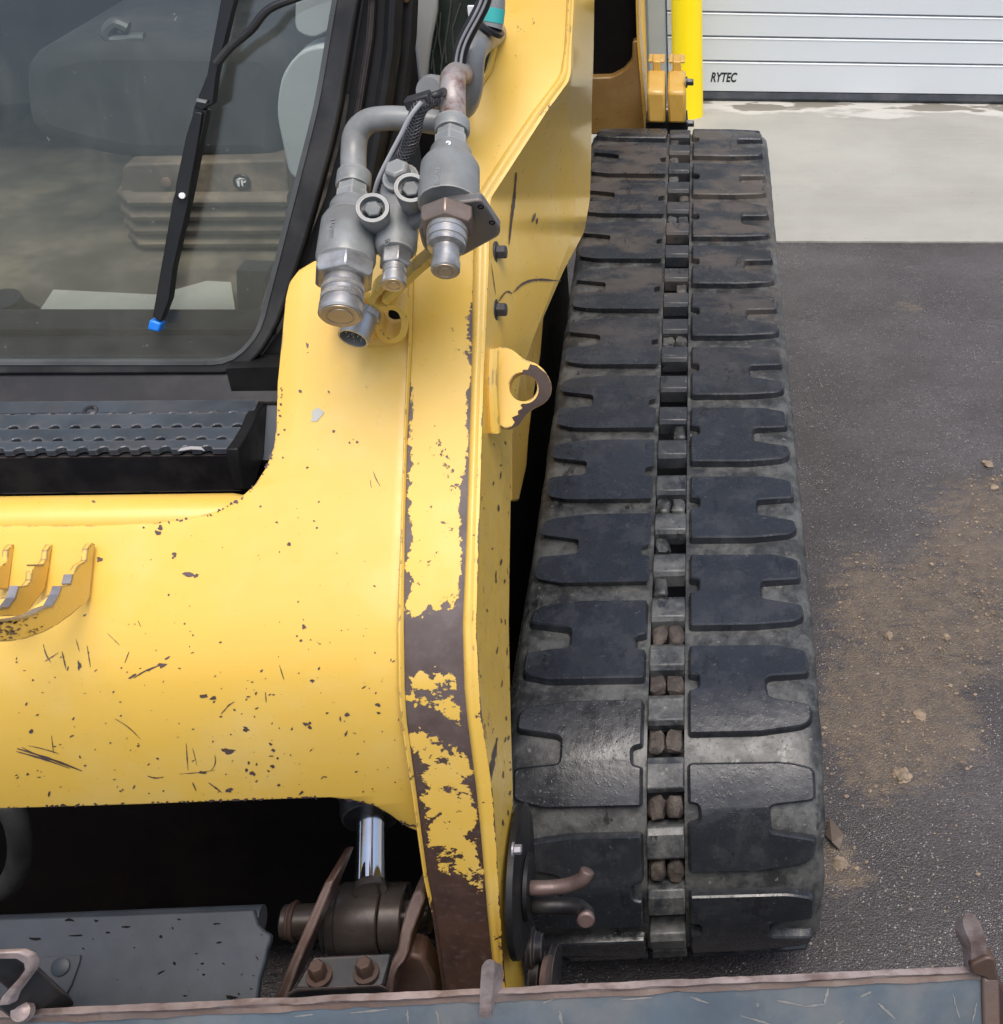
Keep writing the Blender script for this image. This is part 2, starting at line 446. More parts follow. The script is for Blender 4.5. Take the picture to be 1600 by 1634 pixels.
ys = [-300, -60, -12, -4, -1.2] + [-.6+.025*i for i in range(125)] + [2.6, 3.5, 8, 60, 300]
grid = [[bm.verts.new((x, y, 0)) for x in xs] for y in ys]
for j in range(len(ys)-1):
    for i in range(len(xs)-1):
        bm.faces.new([grid[j][i], grid[j][i+1], grid[j+1][i+1], grid[j+1][i]])
gr = obj('asphalt_ground', bm, mat_asphalt(), keep=True, smooth=0)
a = gr.data.attributes.new('dirt', 'FLOAT', 'POINT')
for i, v in enumerate(gr.data.vertices): a.data[i].value = dirt_at(v.co.x, v.co.y) if .1 < v.co.x < 1.5 and -1 < v.co.y < 2.7 else 0.
tag(gr, 'dark wet looking asphalt with sandy dirt beside the track', kind='structure')
bm = NB(); ex_ = [-30]+[-1.5+.012*k for k in range(300)]+[30]
add_prism(bm, [(x, YA+.004*mnoise.noise(Vector((x*9, 0, 0)))+.003*mnoise.noise(Vector((x*45, 2, 0))), -.002) for x in ex_]+[(30, YA+1.7, -.002), (-30, YA+1.7, -.002)], (0, 0, .008))
tag(obj('concrete_apron', bm, mat_concrete(), smooth=0), 'pale concrete apron in front of the roller door', kind='structure')

# pebbles and grit lying on the asphalt
def pebble(bm, p, r, rnd):
    vs = [bm.verts.new((p[0]+r*rnd.uniform(.7, 1.3)*dx, p[1]+r*rnd.uniform(.7, 1.3)*dy, p[2]+r*rnd.uniform(.5, .9)*dz)) for dx, dy, dz in
          ((1, 0, 0), (0, 1, 0), (-1, 0, 0), (0, -1, 0), (.1, .1, 1), (0, 0, -.6))]
    for a_, b_ in ((0, 1), (1, 2), (2, 3), (3, 0)):
        bm.faces.new([vs[a_], vs[b_], vs[4]]); bm.faces.new([vs[b_], vs[a_], vs[5]])
rnd = random.Random(3)
bm = NB(); bm2 = NB()
for i in range(5200):
    x = rnd.uniform(.2, 1.0); y = rnd.triangular(-.5, 2.6, .1)
    r = rnd.choice((.0009, .0012, .0015, .0021))*(1 if rnd.random() < .97 else 1.8)
    d = dirt_at(x, y)
    pebble(bm2 if rnd.random() < .15+.5*d else bm, (x, y, .0006), r, rnd)
M['grit'] = simple('grey_grit', (.19, .168, .16), .5, var=.7, sc=60)
M['sandgrit'] = simple('sandy_grit', (.21, .16, .11), .7, var=.4, sc=60)
for i in range(2600):
    x = rnd.uniform(.25, .85); y = rnd.uniform(.0, 1.4)
    if dirt_at(x, y) > .4 and mnoise.noise(Vector((x*14, y*9, 0))) > -.1: pebble(bm2, (x, y, .001), rnd.choice((.0014, .0018, .0024, .0024, .0032, .0045)), rnd)
tag(obj('grit', bm, M['grit'], smooth=0, keep=True), 'grey grit scattered on the asphalt', kind='stuff')
tag(obj('sandy_grit', bm2, M['sandgrit'], smooth=0, keep=True), 'tan sandy crumbs scattered on the asphalt', kind='stuff')
# clods of dried mud
def clod(px, py, s, label, seed, sz=1.):
    p = at(px, py, Z=0); bm = NB()
    bmesh.ops.create_icosphere(bm, subdivisions=3, radius=1)
    for v in bm.verts:
        n = mnoise.noise(v.co*1.3+Vector((seed*7.1, 0, 0)))*.55+mnoise.noise(v.co*3.2+Vector((0, seed*3.3, 0)))*.3
        v.co = v.co*(1+n)
        v.co = Vector((p.x+v.co.x*s, p.y+v.co.y*s*1.25, max(0, (v.co.z*.45+.2))*s*sz))
    tag(obj('mud_clod', bm, M['sandgrit'], smooth=25), label, 'mud clod', 'mud clods on the asphalt')
clod(1440, 1238, .014, 'largest dried mud clod, on the sandy patch right of the rubber track', 1)
clod(1468, 1140, .011, 'flat pale mud clod in the middle of the sandy smear', 2, .5)
clod(1576, 742, .011, 'dried mud clod furthest up the asphalt by the photo edge', 3)
clod(1586, 778, .008, 'small mud clod just below the furthest one at the photo edge', 4)
clod(1418, 1015, .009, 'small brown clod at the upper end of the sandy smear', 5)
clod(1510, 1018, .008, 'small tan clod right of the smear, level with the track block', 6)
clod(1340, 1378, .011, 'pale clod lying against the front outer edge of the rubber track', 7, .6)
M['claysoil'] = M['sandgrit']
# dead leaf scrap by the track
p = at(1325, 1335, Z=.002); bm = NB()
L = [(0, .03, .012), (.012, .012, .004), (.02, -.01, .014), (.012, -.03, .003), (.0, -.022, .012), (-.008, .0, .003)]
add_prism(bm, [p+Vector(q) for q in L], (0, 0, .0012))
tag(obj('dry_leaf', bm, M['bellows'], smooth=0), 'curled brown dry leaf against the front outer corner of the track', 'leaf')

# ---------------------------------------------------------------- setting: building
M['door'] = simple('white_door_panel', (.60, .64, .66), .38, var=.02, sc=2, bump=.02, dust=(.55, .57, .58), dustamt=.2, dsc=2)
M['doorlip'] = simple('door_lip_highlight', (.8, .82, .84), .35, var=.01)  # whiter than the panels: the seam highlight is painted into the lip
M['doorgap'] = simple('grey_door_joint', (.22, .24, .26), .6)
M['doorseal'] = simple('black_door_bottom_seal', (.03, .036, .045), .55, dust=(.1, .1, .1), dustamt=.4)
M['wall'] = simple('grey_wall_panel', (.42, .43, .43), .8, var=.05, sc=3, bump=.2)
M['galv'] = simple('galvanised_post', (.42, .47, .49), .45, var=.06, sc=5)
M['bollard'] = simple('bollard_yellow', (.92, .70, .0), .42, var=.02, sc=3, bump=.02)
YD = 4.17
def zrow(py, Y=YD, px=1130): return at(px, py, Y=Y).z
rows = [zrow(v) for v in (163, 147.5, 98, 59, 20)]
step = rows[4]-rows[3]
zz = rows[1:]
while zz[-1] < 2.7: zz.append(zz[-1]+step)
X0, X1 = at(1066, 100, Y=YD).x, 3.6
droot = empty('overhead_door', ((X0+X1)/2, YD, 0), 'white slatted industrial overhead door behind the yellow bollard', 'overhead door')
pan = None
for i, (z0, z1) in enumerate(zip(zz, zz[1:])):
    h = z1-z0
    bm = NB()
    prof = [(0, .0065), (-.003, .0085), (-.003, h-.004), (.0, h-.001), (.022, h-.001), (.022, .0065)]
    add_prism(bm, [(X0, YD+y, z0+z) for y, z in prof], (X1-X0, 0, 0))
    o = obj('door_panel', bm, M['door'], droot, smooth=0)
    b2 = NB(); add_box(b2, ((X0+X1)/2, YD-.0035, z1-.0045), (X1-X0-.002, .003, .0026)); obj('lip_highlight', b2, M['doorlip'], o, smooth=0)
    b2 = NB(); add_box(b2, ((X0+X1)/2, YD+.012, z0+.002), (X1-X0-.002, .012, .006)); obj('panel_joint', b2, M['doorgap'], o, smooth=0)
bm = NB(); add_prism(bm, [(X0, YD+y, z) for y, z in ((-.006, rows[1]+.004), (-.012, rows[1]*.5), (-.004, .008), (.02, .007), (.02, rows[1]+.004))], (X1-X0, 0, 0))
obj('bottom_seal', bm, M['doorseal'], droot, smooth=0)
# lettering
def text_obj(name, body, mat, parent, origin, ex, ey, size, shear=0., extr=.0004, bold=0., align='LEFT', sx=1.):
    cu = bpy.data.curves.new(name, 'FONT'); cu.body = body; cu.size = size; cu.shear = shear; cu.extrude = extr; cu.offset = bold
    cu.align_x = align
    to = bpy.data.objects.new(name, cu); COL.objects.link(to)
    bpy.context.view_layer.update()
    me = bpy.data.meshes.new_from_object(to.evaluated_get(bpy.context.evaluated_depsgraph_get()))
    bpy.data.objects.remove(to)
    ex = Vector(ex).normalized(); ey = Vector(ey).normalized(); ez = ex.cross(ey)
    Mx = Matrix(((ex.x*sx, ey.x, ez.x, origin[0]), (ex.y*sx, ey.y, ez.y, origin[1]), (ex.z*sx, ey.z, ez.z, origin[2]), (0, 0, 0, 1)))
    bm = bmesh.new(); bm.from_mesh(me); bm.transform(Mx); bpy.data.meshes.remove(me)
    return obj(name, bm, mat, parent, smooth=0)
p = at(1133, 130, Y=YD-.0036); p2 = at(1176, 130, Y=YD-.0036); hh = (at(1140, 114.5, Y=YD).z-at(1140, 130, Y=YD).z)
M['ink'] = simple('black_print', (.012, .016, .02), .5, bump=0)
tx = text_obj('door_lettering', 'RYTEC', M['ink'], droot, p, (1, 0, 0), (0, 0, 1), hh*1.32, shear=.3, bold=hh*.04, sx=.66)
# door frame post, wall, bollard, guard
pl_, pr_ = at(1034, 90, Y=YD-.02).x, at(1063, 90, Y=YD-.02).x
bm = NB(); add_box(bm, ((pl_+pr_)/2, YD+.06, 1.5), (pr_-pl_, .16, 3.0))
tag(obj('door_post', bm, M['galv'], bevel=.006), 'galvanised grey door post left of the yellow bollard', 'door post')
bm = NB()
add_box(bm, (-20+pl_/2+.0, YD+.3, 2.2), (40+pl_, .3, 4.4)); add_box(bm, (X1+20.05, YD+.3, 2.2), (40, .3, 4.4)); add_box(bm, ((pl_+X1)/2, YD+.3, 3.6), (X1-pl_+.04, .3, 1.6))
add_box(bm, ((X0+pr_)/2+.005, YD+.1, 1.4), (.04, .02, 2.8))
tag(obj('building_wall', bm, M['wall'], smooth=0), 'grey industrial wall around the white overhead door', 'wall')
YB = 3.97
xl, xr = at(1072.2, 90, Y=YB).x, at(1121, 90, Y=YB).x
rb = (xr-xl)/2
bm = NB(); add_lathe(bm, ((xl+xr)/2, YB, .004), (0, 0, 1), [(0, rb), (1.05, rb), (1.09, rb*.86), (1.115, rb*.55), (1.125, .002)], 40)
tag(obj('bollard', bm, M['bollard'], smooth=30), 'bright yellow round bollard in front of the white overhead door', 'bollard')
gl, gr_ = at(1008, 60, Y=YD-.1).x, at(1034, 60, Y=YD-.1).x
bm = NB(); add_lathe(bm, ((gl+gr_)/2-.03, YD-.1, .004), (0, 0, 1), [(0, .055), (1.05, .055), (1.09, .045), (1.11, .002)], 32)
tag(obj('bollard', bm, M['yellow_clean'], smooth=30), 'paler yellow bollard left of the grey door post, mostly behind the machine', 'bollard')

# ---------------------------------------------------------------- the machine
loader = empty('track_loader', (-.6, .9, 0), 'yellow compact track loader with scraped lift arm and rubber track', 'track loader')

# --- rubber track: path in the Y-Z plane (tread surface), arc length s, s = 0 at a block edge near the front
SG = .139386; HZ = .455; RF, S0 = .224, .112
RRr = .20; S1 = 1.665
sgc, sgs = math.cos(SG), math.sin(SG)
cF = Vector((S0*sgc, HZ+S0*sgs))+RF*Vector((sgs, -sgc))
cR = Vector((S1*sgc, HZ+S1*sgs))+RRr*Vector((sgs, -sgc))
GY1 = 1.40
ang = []
path = []          # (s, y, z, ny, nz)
def addp(s, p, n): path.append((s, p[0], p[1], n[0], n[1]))
# front wrap, from underneath to the top: normal angle measured from the top-run normal
n0 = Vector((-sgs, sgc))
def rotn(a): return Vector((-math.sin(SG+a), math.cos(SG+a)))
aF = math.pi-SG
N = 60
for k in range(N, -1, -1):
    a_ = aF*k/N
    addp(S0-RF*a_, cF+rotn(a_)*RF, rotn(a_))
for k in range(1, 31):
    s = S0+(S1-S0)*k/30
    addp(s, (s*sgc, HZ+s*sgs), n0)
aR = R(150)
for k in range(1, 41):
    a_ = aR*k/40
    addp(S1+RRr*a_, cR+rotn(-a_)*RRr, rotn(-a_))
# back down to the ground and forward along it
last = path[-1]; pe = Vector((GY1, 0.0)); pf = Vector(path[0][1:3])
d = (pe-Vector(last[1:3])); Ld = d.length; dn = d.normalized(); nn = Vector((dn.y, -dn.x)); nn = nn if nn.y < 0 else -nn
for k in range(1, 9): addp(last[0]+Ld*k/8, Vector(last[1:3])+d*k/8, nn)
sl = path[-1][0]; Lg = (pe-pf).length
for k in range(1, 13): addp(sl+Lg*k/12, pe.lerp(pf, k/12), (0, -1))
S_MIN, S_MAX = path[0][0], path[-1][0]
import bisect
_ss = [p_[0] for p_ in path]
def wrap(s, t, h):
    """point on the track: s along, t across, h above the tread surface"""
    while s < S_MIN: s += S_MAX-S_MIN
    while s > S_MAX: s -= S_MAX-S_MIN
    i = max(1, min(len(path)-1, bisect.bisect_left(_ss, s)))
    a_, b_ = path[i-1], path[i]
    k = (s-a_[0])/max(1e-9, b_[0]-a_[0])
    y, z, ny, nz = (lerp(a_[j], b_[j], k) for j in (1, 2, 3, 4))
    l = math.hypot(ny, nz)
    return Vector((t, y+ny/l*h, z+nz/l*h))

def mat_rubber(name, col, dust, dcol, rough, fine=.15, front=0., scuff=.2, lo=.475, hi=.60, damp=.75):
    m, t, b = mat_new(name); g = G(t); g.world()
    c = g.mix(g.ramp(g.noise(8, 5, .6), .3, .7), col, tuple(x*1.5 for x in col))
    sep = g.n('ShaderNodeSeparateXYZ'); g.l(g.co, sep.inputs[0])
    rear = g.ramp(sep.outputs[1], .55, 1.25)
    d = g.ramp(g.m('ADD', g.m('ADD', g.m('MULTIPLY', g.noise(18, 6, .72), .75), g.m('MULTIPLY', g.noise(75, 4, .7), .25)), g.m('MULTIPLY', rear, -.02)), lo, hi)
    if front: d = g.m('MULTIPLY', d, g.m('SUBTRACT', 1., g.m('MULTIPLY', g.ramp(sep.outputs[1], .25, .75), front)))
    c = g.mix(g.m('MULTIPLY', d, dust), c, g.mix(g.noise(140, 3, .6), tuple(x*.72 for x in dcol), tuple(x*1.2 for x in dcol)))
    mud = g.m('MULTIPLY', rear, g.ramp(g.noise(7, 5, .65, c=g.scale((1, 2, 1))), .44, .62))
    c = g.mix(g.m('MULTIPLY', mud, .6), c, (.10, .08, .062))
    # dark damp runs
    wet = g.ramp(g.noise(13, 5, .7, c=g.scale((2.2, 1, 1))), .60, .66)
    c = g.mix(g.m('MULTIPLY', wet, damp), c, (.012, .012, .013))
    # pale nicks and scratch fibres
    spk = g.ramp(g.noise(120, 3, .6), .66, .72)
    c = g.mix(g.m('MULTIPLY', spk, fine), c, (.24, .23, .21))
    scr = g.m('MAXIMUM', g.ramp(g.noise(26, 3, .7, c=g.scale((1, 9, 9))), .70, .74), g.ramp(g.noise(30, 3, .7, c=g.scale((9, 1.5, 1.5))), .71, .75))
    c = g.mix(g.m('MULTIPLY', scr, scuff), c, (.2, .195, .18))
    g.l(c, b.inputs['Base Color'])
    rr = g.m('ADD', g.ramp(g.noise(30, 4), .3, .7, rough-.06, rough+.1), g.m('MULTIPLY', mud, .15))
    g.l(g.m('SUBTRACT', rr, g.m('MULTIPLY', wet, .2)), b.inputs['Roughness'])
    pit = g.ramp(g.noise(210, 3, .6), .58, .75)
    h = g.m('ADD', g.m('ADD', g.m('MULTIPLY', g.noise(70, 4, .6), 1.), g.m('MULTIPLY', g.noise(14, 3), 2.)), g.m('MULTIPLY', pit, .5))
    g.l(g.bump(h, .3, .0016), b.inputs['Normal'])
    return m
M['tread'] = mat_rubber('tread_block_rubber', (.013, .0148, .018), .26, (.07, .071, .075), .23, .16, scuff=.2)
M['carcass'] = mat_rubber('dusty_track_rubber', (.017, .018, .0185), .95, (.100, .102, .097), .42, .55, scuff=.7, lo=.40, hi=.62, damp=.75)
M['bridge'] = mat_rubber('track_bridge_rubber', (.016, .018, .021), .95, (.115, .117, .112), .42, .45, front=.85, scuff=.6, lo=.40, hi=.62, damp=.7)
M['mud'] = simple('dried_mud_lump', (.034, .027, .023), .7, dust=(.10, .078, .06), dustamt=.7, dsc=60, bump=.7, bsc=120, bdist=.003)

track = tag(empty('rubber_track', (0, .6, .3), None, None)); track.parent = loader; track.location = Vector((0, .6, .3))-world_loc(loader)
PIT = .172; BLEN = .1365; HB = .0125; TI, TO = .0297, .187; TW = .200
# belt: cross-section strips left and right of the sprocket windows, with shoulders and drooping side wall
bm = NB()
cs = [(.0235, -.034), (.0235, -HB), (.06, -HB), (.12, -HB), (.180, -HB-.0005), (.191, -HB-.004), (.1985, -HB-.011), (.2005, -HB-.022), (.196, -.042), (.08, -.044)]
ns = 200
for sgn in (1, -1):
    ringsv = []
    for k in range(ns):
        s = S_MIN+(S_MAX-S_MIN)*k/ns
        jit = .0012*mnoise.noise(Vector((s*19, sgn*3., 0)))
        ringsv.append([bm.verts.new(wrap(s, sgn*(t+(jit*2.5 if t > .185 else 0)), h+jit)) for t, h in cs])
    nc = len(cs)
    for k in range(ns):
        a_, b_ = ringsv[k], ringsv[(k+1) % ns]
        for j in range(nc): bm.faces.new([a_[j], a_[(j+1) % nc], b_[(j+1) % nc], b_[j]])
belt = obj('track_belt', bm, M['carcass'], track, smooth=50)

def rounded(poly, r):
    """round the corners of a 2-D polygon: each (x, y[, r])"""
    out = []; n = len(poly)
    for i in range(n):
        p0, p1, p2 = Vector(poly[i-1][:2]), Vector(poly[i][:2]), Vector(poly[(i+1) % n][:2])
        rr = poly[i][2] if len(poly[i]) > 2 else r
        d0, d2 = (p0-p1), (p2-p1)
        rr = min(rr, d0.length*.45, d2.length*.45)
        if rr <= 1e-6: out.append(p1); continue
        a_, c_ = p1+d0.normalized()*rr, p1+d2.normalized()*rr
        for k in range(4):
            t = k/3
            out.append(a_*(1-t)**2+p1*2*t*(1-t)+c_*t*t)
    return out
def block_outline():
    B = BLEN
    # (s, t): inner edge with a half-round notch, outer side split by a slot
    return rounded([(0, TI, .004), (-B*.345, TI, .002), (-B*.37, TI+.013, .007), (-B*.525, TI+.013, .007), (-B*.55, TI, .002),
                    (-B, TI, .004), (-B-.001, (TI+TO)*.55, 0), (-B+.006, TO-.012, .007), (-B+.014, TO-.002, .006), (-B*.735, TO, .007),
                    (-B*.645, TI+.100, .008), (-B*.40, TI+.100, .008), (-B*.37, TO-.001, .007), (-.012, TO-.001, .008), (-.002, TO-.035, .01)], .004)
def block(s_off, sgn, name='tread_block'):
    ol = block_outline(); rnd = random.Random(int(s_off*1000)*3+sgn)
    b2 = bmesh.new()
    if sgn < 0: ol = [Vector((-BLEN-p[0], p[1])) for p in ol]     # left blocks are turned half round
    jx = rnd.uniform(-.0012, .0012); tf = Vector((rnd.uniform(0, 90), rnd.uniform(0, 90), 0))
    ol = [Vector((p[0]+.0013*mnoise.noise(Vector((p[0]*60, p[1]*60, 0))+tf), p[1]+.0013*mnoise.noise(Vector((p[0]*60, p[1]*60, 5))+tf))) for p in ol]
    vs = [b2.verts.new((p[0]+s_off+jx, p[1], 0)) for p in ol]
    b2.faces.new(vs)
    curved = s_off-BLEN < S0+.02 or s_off > S1-.02
    if curved:
        for k in range(1, 7):
            s = s_off-BLEN*k/7
            bmesh.ops.bisect_plane(b2, geom=b2.verts[:]+b2.edges[:]+b2.faces[:], plane_co=(s, 0, 0), plane_no=(1, 0, 0))
    top = {v: v.co.copy() for v in b2.verts}
    bm = NB(); tp = {}; lo_ = {}; ed = {}
    def pull(v):                      # shrink the top a little so the side walls slope
        return v
    bnd = {}
    for e in b2.edges:
        if len(e.link_faces) == 1:
            for v in e.verts: bnd.setdefault(v, []).append(e)
    nrm = {}
    for v, es in bnd.items():
        n_ = Vector((0, 0))
        for e in es:
            f = e.link_faces[0]; c = f.calc_center_median()
            a_, b_ = e.verts[0].co, e.verts[1].co
            m_ = Vector((b_.y-a_.y, a_.x-b_.x))
            # outward test by winding of the face loop
            for lp in f.loops:
                if lp.edge == e:
                    p_, q_ = lp.vert.co, lp.link_loop_next.vert.co
                    m_ = Vector((q_.y-p_.y, p_.x-q_.x))
            if m_.length > 0: n_ += m_.normalized()
        fsign = 1 if b2.faces[:][0].normal.z > 0 else -1
        nrm[v] = n_.normalized()*fsign if n_.length > 0 else n_
    b2.normal_update()
    fs = None
    for f in b2.faces: fs = 1 if f.normal.z > 0 else -1; break
    for v in b2.verts:
        s, t = v.co.x, v.co.y
        tilt = -.0025*max(0, (t-.12)/.07)
        if v in nrm:
            n_ = nrm[v]
            tp[v] = bm.verts.new(wrap(s-n_.x*.002, sgn*(t-n_.y*.002), tilt))
            ed[v] = bm.verts.new(wrap(s, sgn*t, -.0022+tilt))
            lo_[v] = bm.verts.new(wrap(s+n_.x*.0025, sgn*(t+n_.y*.0025), -HB-.0015))
        else:
            tp[v] = bm.verts.new(wrap(s, sgn*t, tilt))
    for f in b2.faces: bm.faces.new([tp[v] for v in f.verts])
    for e in b2.edges:
        if len(e.link_faces) == 1:
            a_, b_ = e.verts
            bm.faces.new([tp[a_], tp[b_], ed[b_], ed[a_]]); bm.faces.new([ed[a_], ed[b_], lo_[b_], lo_[a_]])
    b2.free()
    return obj(name, bm, M['tread'], track, smooth=20)
k0 = math.ceil(S_MIN/PIT)+1; k1 = int(S_MAX/PIT)-1
for k in range(k0, k1+1):
    s = k*PIT
    block(s, 1)
    block(s+PIT/2, -1)
# bridges between the sprocket windows, one each half pitch, and clods in the windows
HP = PIT/2
nb = int((S_MAX-S_MIN)/HP)
for k in range(nb):
    s = math.ceil(S_MIN/HP)*HP+k*HP
    sc = s-.012+.0
    bm = NB()
    hw = .0232
    ring = []
    prof = [(-.0245, -.030), (-.0235, -.008), (-.019, -.0015), (.011, -.0005), (.020, -.006), (.0235, -.030)]
    a_ = [bm.verts.new(wrap(sc+ds, -hw, h)) for ds, h in prof]
    b_ = [bm.verts.new(wrap(sc+ds, hw, h)) for ds, h in prof]
    n = len(prof)
    bm.faces.new(a_); bm.faces.new(b_[::-1])
    for i in range(n): bm.faces.new([a_[i], b_[i], b_[(i+1) % n], a_[(i+1) % n]])
    obj('track_bridge', bm, M['bridge'], track, smooth=30, bevel=.0018)
    rnd = random.Random(k*13+5)
    ym = wrap(sc, 0, 0)
    if ym.z < .12 or rnd.random() < .12: continue
    for sx in (-1, 1):
        if rnd.random() < (.08 if s < .3 else .5): continue
        bm = NB(); bmesh.ops.create_icosphere(bm, subdivisions=2, radius=1)
        ox = rnd.uniform(0, 50)
        for v in bm.verts:
            c = v.co.copy()
            q = Vector([math.copysign(abs(x)**.62, x) for x in c])
            nz = 1+.35*mnoise.noise(c*1.8+Vector((ox, 0, 0)))+.15*mnoise.noise(c*4+Vector((0, ox, 0)))
            v.co = wrap(sc-.043+q.y*.0155*nz, sx*.0112+q.x*.0108*nz, -.016+q.z*.007*nz)
        obj('mud_lump', bm, M['mud'] if s < .3 else M['carcass'], track, smooth=40)
# inner side of the belt, wheels and the track frame
bm = NB(); add_lathe(bm, (-.17, cF.x, cF.y), (1, 0, 0), [(0, RF-.05), (.34, RF-.05)], 40); obj('idler_wheel', bm, M['black_steel'], track)
bm = NB(); add_lathe(bm, (-.14, cR.x, cR.y), (1, 0, 0), [(0, RRr-.048), (.28, RRr-.048)], 32); obj('drive_sprocket', bm, M['black_steel'], track)
bm = NB(); add_prism(bm, [(-.15, .1, .12), (-.15, 1.45, .12), (-.15, 1.6, .45), (-.15, .2, .36)], (.3, 0, 0)); obj('track_frame', bm, M['black_steel'], track)
for i in range(4):
    bm = NB(); add_lathe(bm, (-.15, .28+.31*i, .105), (1, 0, 0), [(0, .06), (.3, .06)], 24); obj('track_roller', bm, M['black_steel'], track)

# --- side profile (Y, Z) shared by the lift arm's front face and the cross plate between the arms
PROF = chaikin([(-.302, .24), (-.297, .445), (-.2945, .64), (-.291, .735), (-.284, .80), (-.269, .853), (-.236, .90), (-.129, 1.005), (-.04, 1.11), (.05, 1.20), (.12, 1.30), (.16, 1.42), (.26, 2.0)], 3)
_pv = [0.]
for a_, b_ in zip(PROF, PROF[1:]): _pv.append(_pv[-1]+(b_-a_).length)
def onprof(x, y):
    """(X, v) where the view ray meets the profile surface"""
    d = ray(x, y); best = None
    for i in range(len(PROF)-1):
        p, q = PROF[i], PROF[i+1]; e = q-p
        den = d.y*e.y-d.z*e.x
        if abs(den) < 1e-9: continue
        t = ((p.x-CAM.y)*e.y-(p.y-CAM.z)*e.x)/den
        if t <= 0: continue
        h = CAM+d*t
        k = ((h.y-p.x)*e.x+(h.z-p.y)*e.y)/e.length_squared
        if -1e-4 <= k <= 1.0001 and (best is None or t < best[0]): best = (t, h.x, _pv[i]+k*e.length)
    if best is None: raise ValueError('no profile hit %s %s' % (x, y))
    return best[1], best[2]
V_BEND = None
def plate_off(v):
    """the cross plate curls back under towards its lower edge"""
    return -.0012-.016*max(0., (V_BEND-v)/.20)**2
def prof3(X, v, off=0.):
    """3-D point on the profile surface, off metres in front of it"""
    i = max(1, min(len(PROF)-1, bisect.bisect_left(_pv, v)))
    p, q = PROF[i-1], PROF[i]; k = (v-_pv[i-1])/(_pv[i]-_pv[i-1])
    # smooth normal
    def nrm(j):
        j = max(0, min(len(PROF)-2, j)); e = (PROF[j+1]-PROF[j]).normalized(); return Vector((-e.y, e.x))
    n = nrm(i-1)
    w = k-.5
    n2 = nrm(i) if w > 0 else nrm(i-2)
    n = (n*(1-abs(w))+n2*abs(w)).normalized()
    c = p.lerp(q, k)
    return Vector((X, c.x+n.x*off, c.y+n.y*off))

# lift arm rows in the photo: y, bead-left outer, face left, face right, bead-right outer, silhouette
ARM = [(-260, 799, 809, 912, 924, 957), (-60, 792, 802, 906, 918, 951), (0, 792, 802, 904, 916, 948), (76, 785, 795, 900, 912, 947), (115, 774, 785, 894, 911, 946), (130, 764, 775, 886, 908, 945),
       (180, 734, 746, 848, 872, 944), (250, 694, 706, 800, 827, 943), (318, 668, 680, 757, 783, 941), (370, 658, 668, 755, 781, 932), (430, 652, 660, 754, 780, 900),
       (540, 650.5, 658, 753.5, 775, 852), (600, 648, 655, 752, 772, 830), (700, 644, 650, 749, 769, 816), (860, 639, 646, 744, 764, 813), (1000, 633, 644.5, 738, 760, 811),
       (1100, 634, 646, 741, 765, 813), (1150, 638, 649, 746, 770, 814), (1260, 656, 664, 760, 786, 817), (1330, 666, 673, 767, 791, 818), (1400, 676, 682.5, 773, 795, 820), (1460, 690, 695, 778, 799, 823),
       (1560, 704, 709, 788, 806, 835), (1640, 716, 720, 797, 813, 845)]
ys_ = [-260+8*k for k in range(0, 238)]
def hsh(x, y): return mnoise.noise(Vector((x*.05, y*.03, 1.3)))
def wear_face(u, y):
    base = interp([(-60, -.12), (380, -.10), (560, -.06), (620, -.05), (860, -.03), (960, .0), (985, .14), (1000, .32), (1055, .32), (1075, .085), (1130, .06), (1150, .26),
                   (1175, .26), (1200, .015), (1290, .045), (1370, .055), (1395, .11), (1425, .4), (1700, .5)], y-26*(.5-u)*(1 if y < 1120 else -1.6))[0]
    le = interp([(0, 0), (590, 0), (615, .28), (820, .26), (960, .2), (1100, .14), (1400, .14), (1500, .0)], y)[0]*max(0, 1-u/.17)
    re = interp([(0, 0), (400, .0), (420, .16), (640, .16), (720, .24), (980, .36), (1150, .3), (1400, .16), (1500, 0)], y)[0]*max(0, 1-(1-u)/.15)
    return base+le+re
def strip_mesh(ia, ib, oa, ob, wearf, nu, y0=-260, y1=1640):
    bm = NB(); rows_ = []; wl = []
    for y in ys_:
        if y < y0 or y > y1: continue
        r_ = interp(ARM, y); r = []
        for k in range(nu+1):
            u = k/nu
            X, v = onprof(lerp(r_[ia], r_[ib], u), y)
            r.append(bm.verts.new(prof3(X, v, lerp(oa, ob, u) if not callable(oa) else oa(u)))); wl.append(wearf(u, y))
        rows_.append(r)
    for a_, b_ in zip(rows_, rows_[1:]):
        for k in range(nu): bm.faces.new([a_[k], a_[k+1], b_[k+1], b_[k]])
    return bm, wl
def with_wear(o, wl):
    a_ = o.data.attributes.new('wear', 'FLOAT', 'POINT')
    for i, w in enumerate(wl): a_.data[i].value = w
    return o
arm = tag(empty('lift_arm', (-.18, 0, .8), None, None)); arm.parent = loader; arm.location = Vector((-.18, 0, .8))-world_loc(loader)
bm, wl = strip_mesh(1, 2, 0., 0., wear_face, 14)
with_wear(obj('arm_front_face', bm, M['yellow_face'], arm), wl)
prof_b = lambda u: .004*math.sin(math.pi*min(1, max(0, u)))+.001
bm, wl = strip_mesh(0, 1, prof_b, 0, lambda u, y: interp([(0, -.14), (900, -.12), (1150, -.06), (1300, .0), (1420, .0), (1458, .35), (1600, .5)], y)[0], 5)
with_wear(obj('arm_left_bead', bm, M['yellow_bead'], arm), wl)
prof_c = lambda u: .005*math.sin(math.pi*min(1, u*1.15))**.7*(1-u*.3) if u < .87 else .002
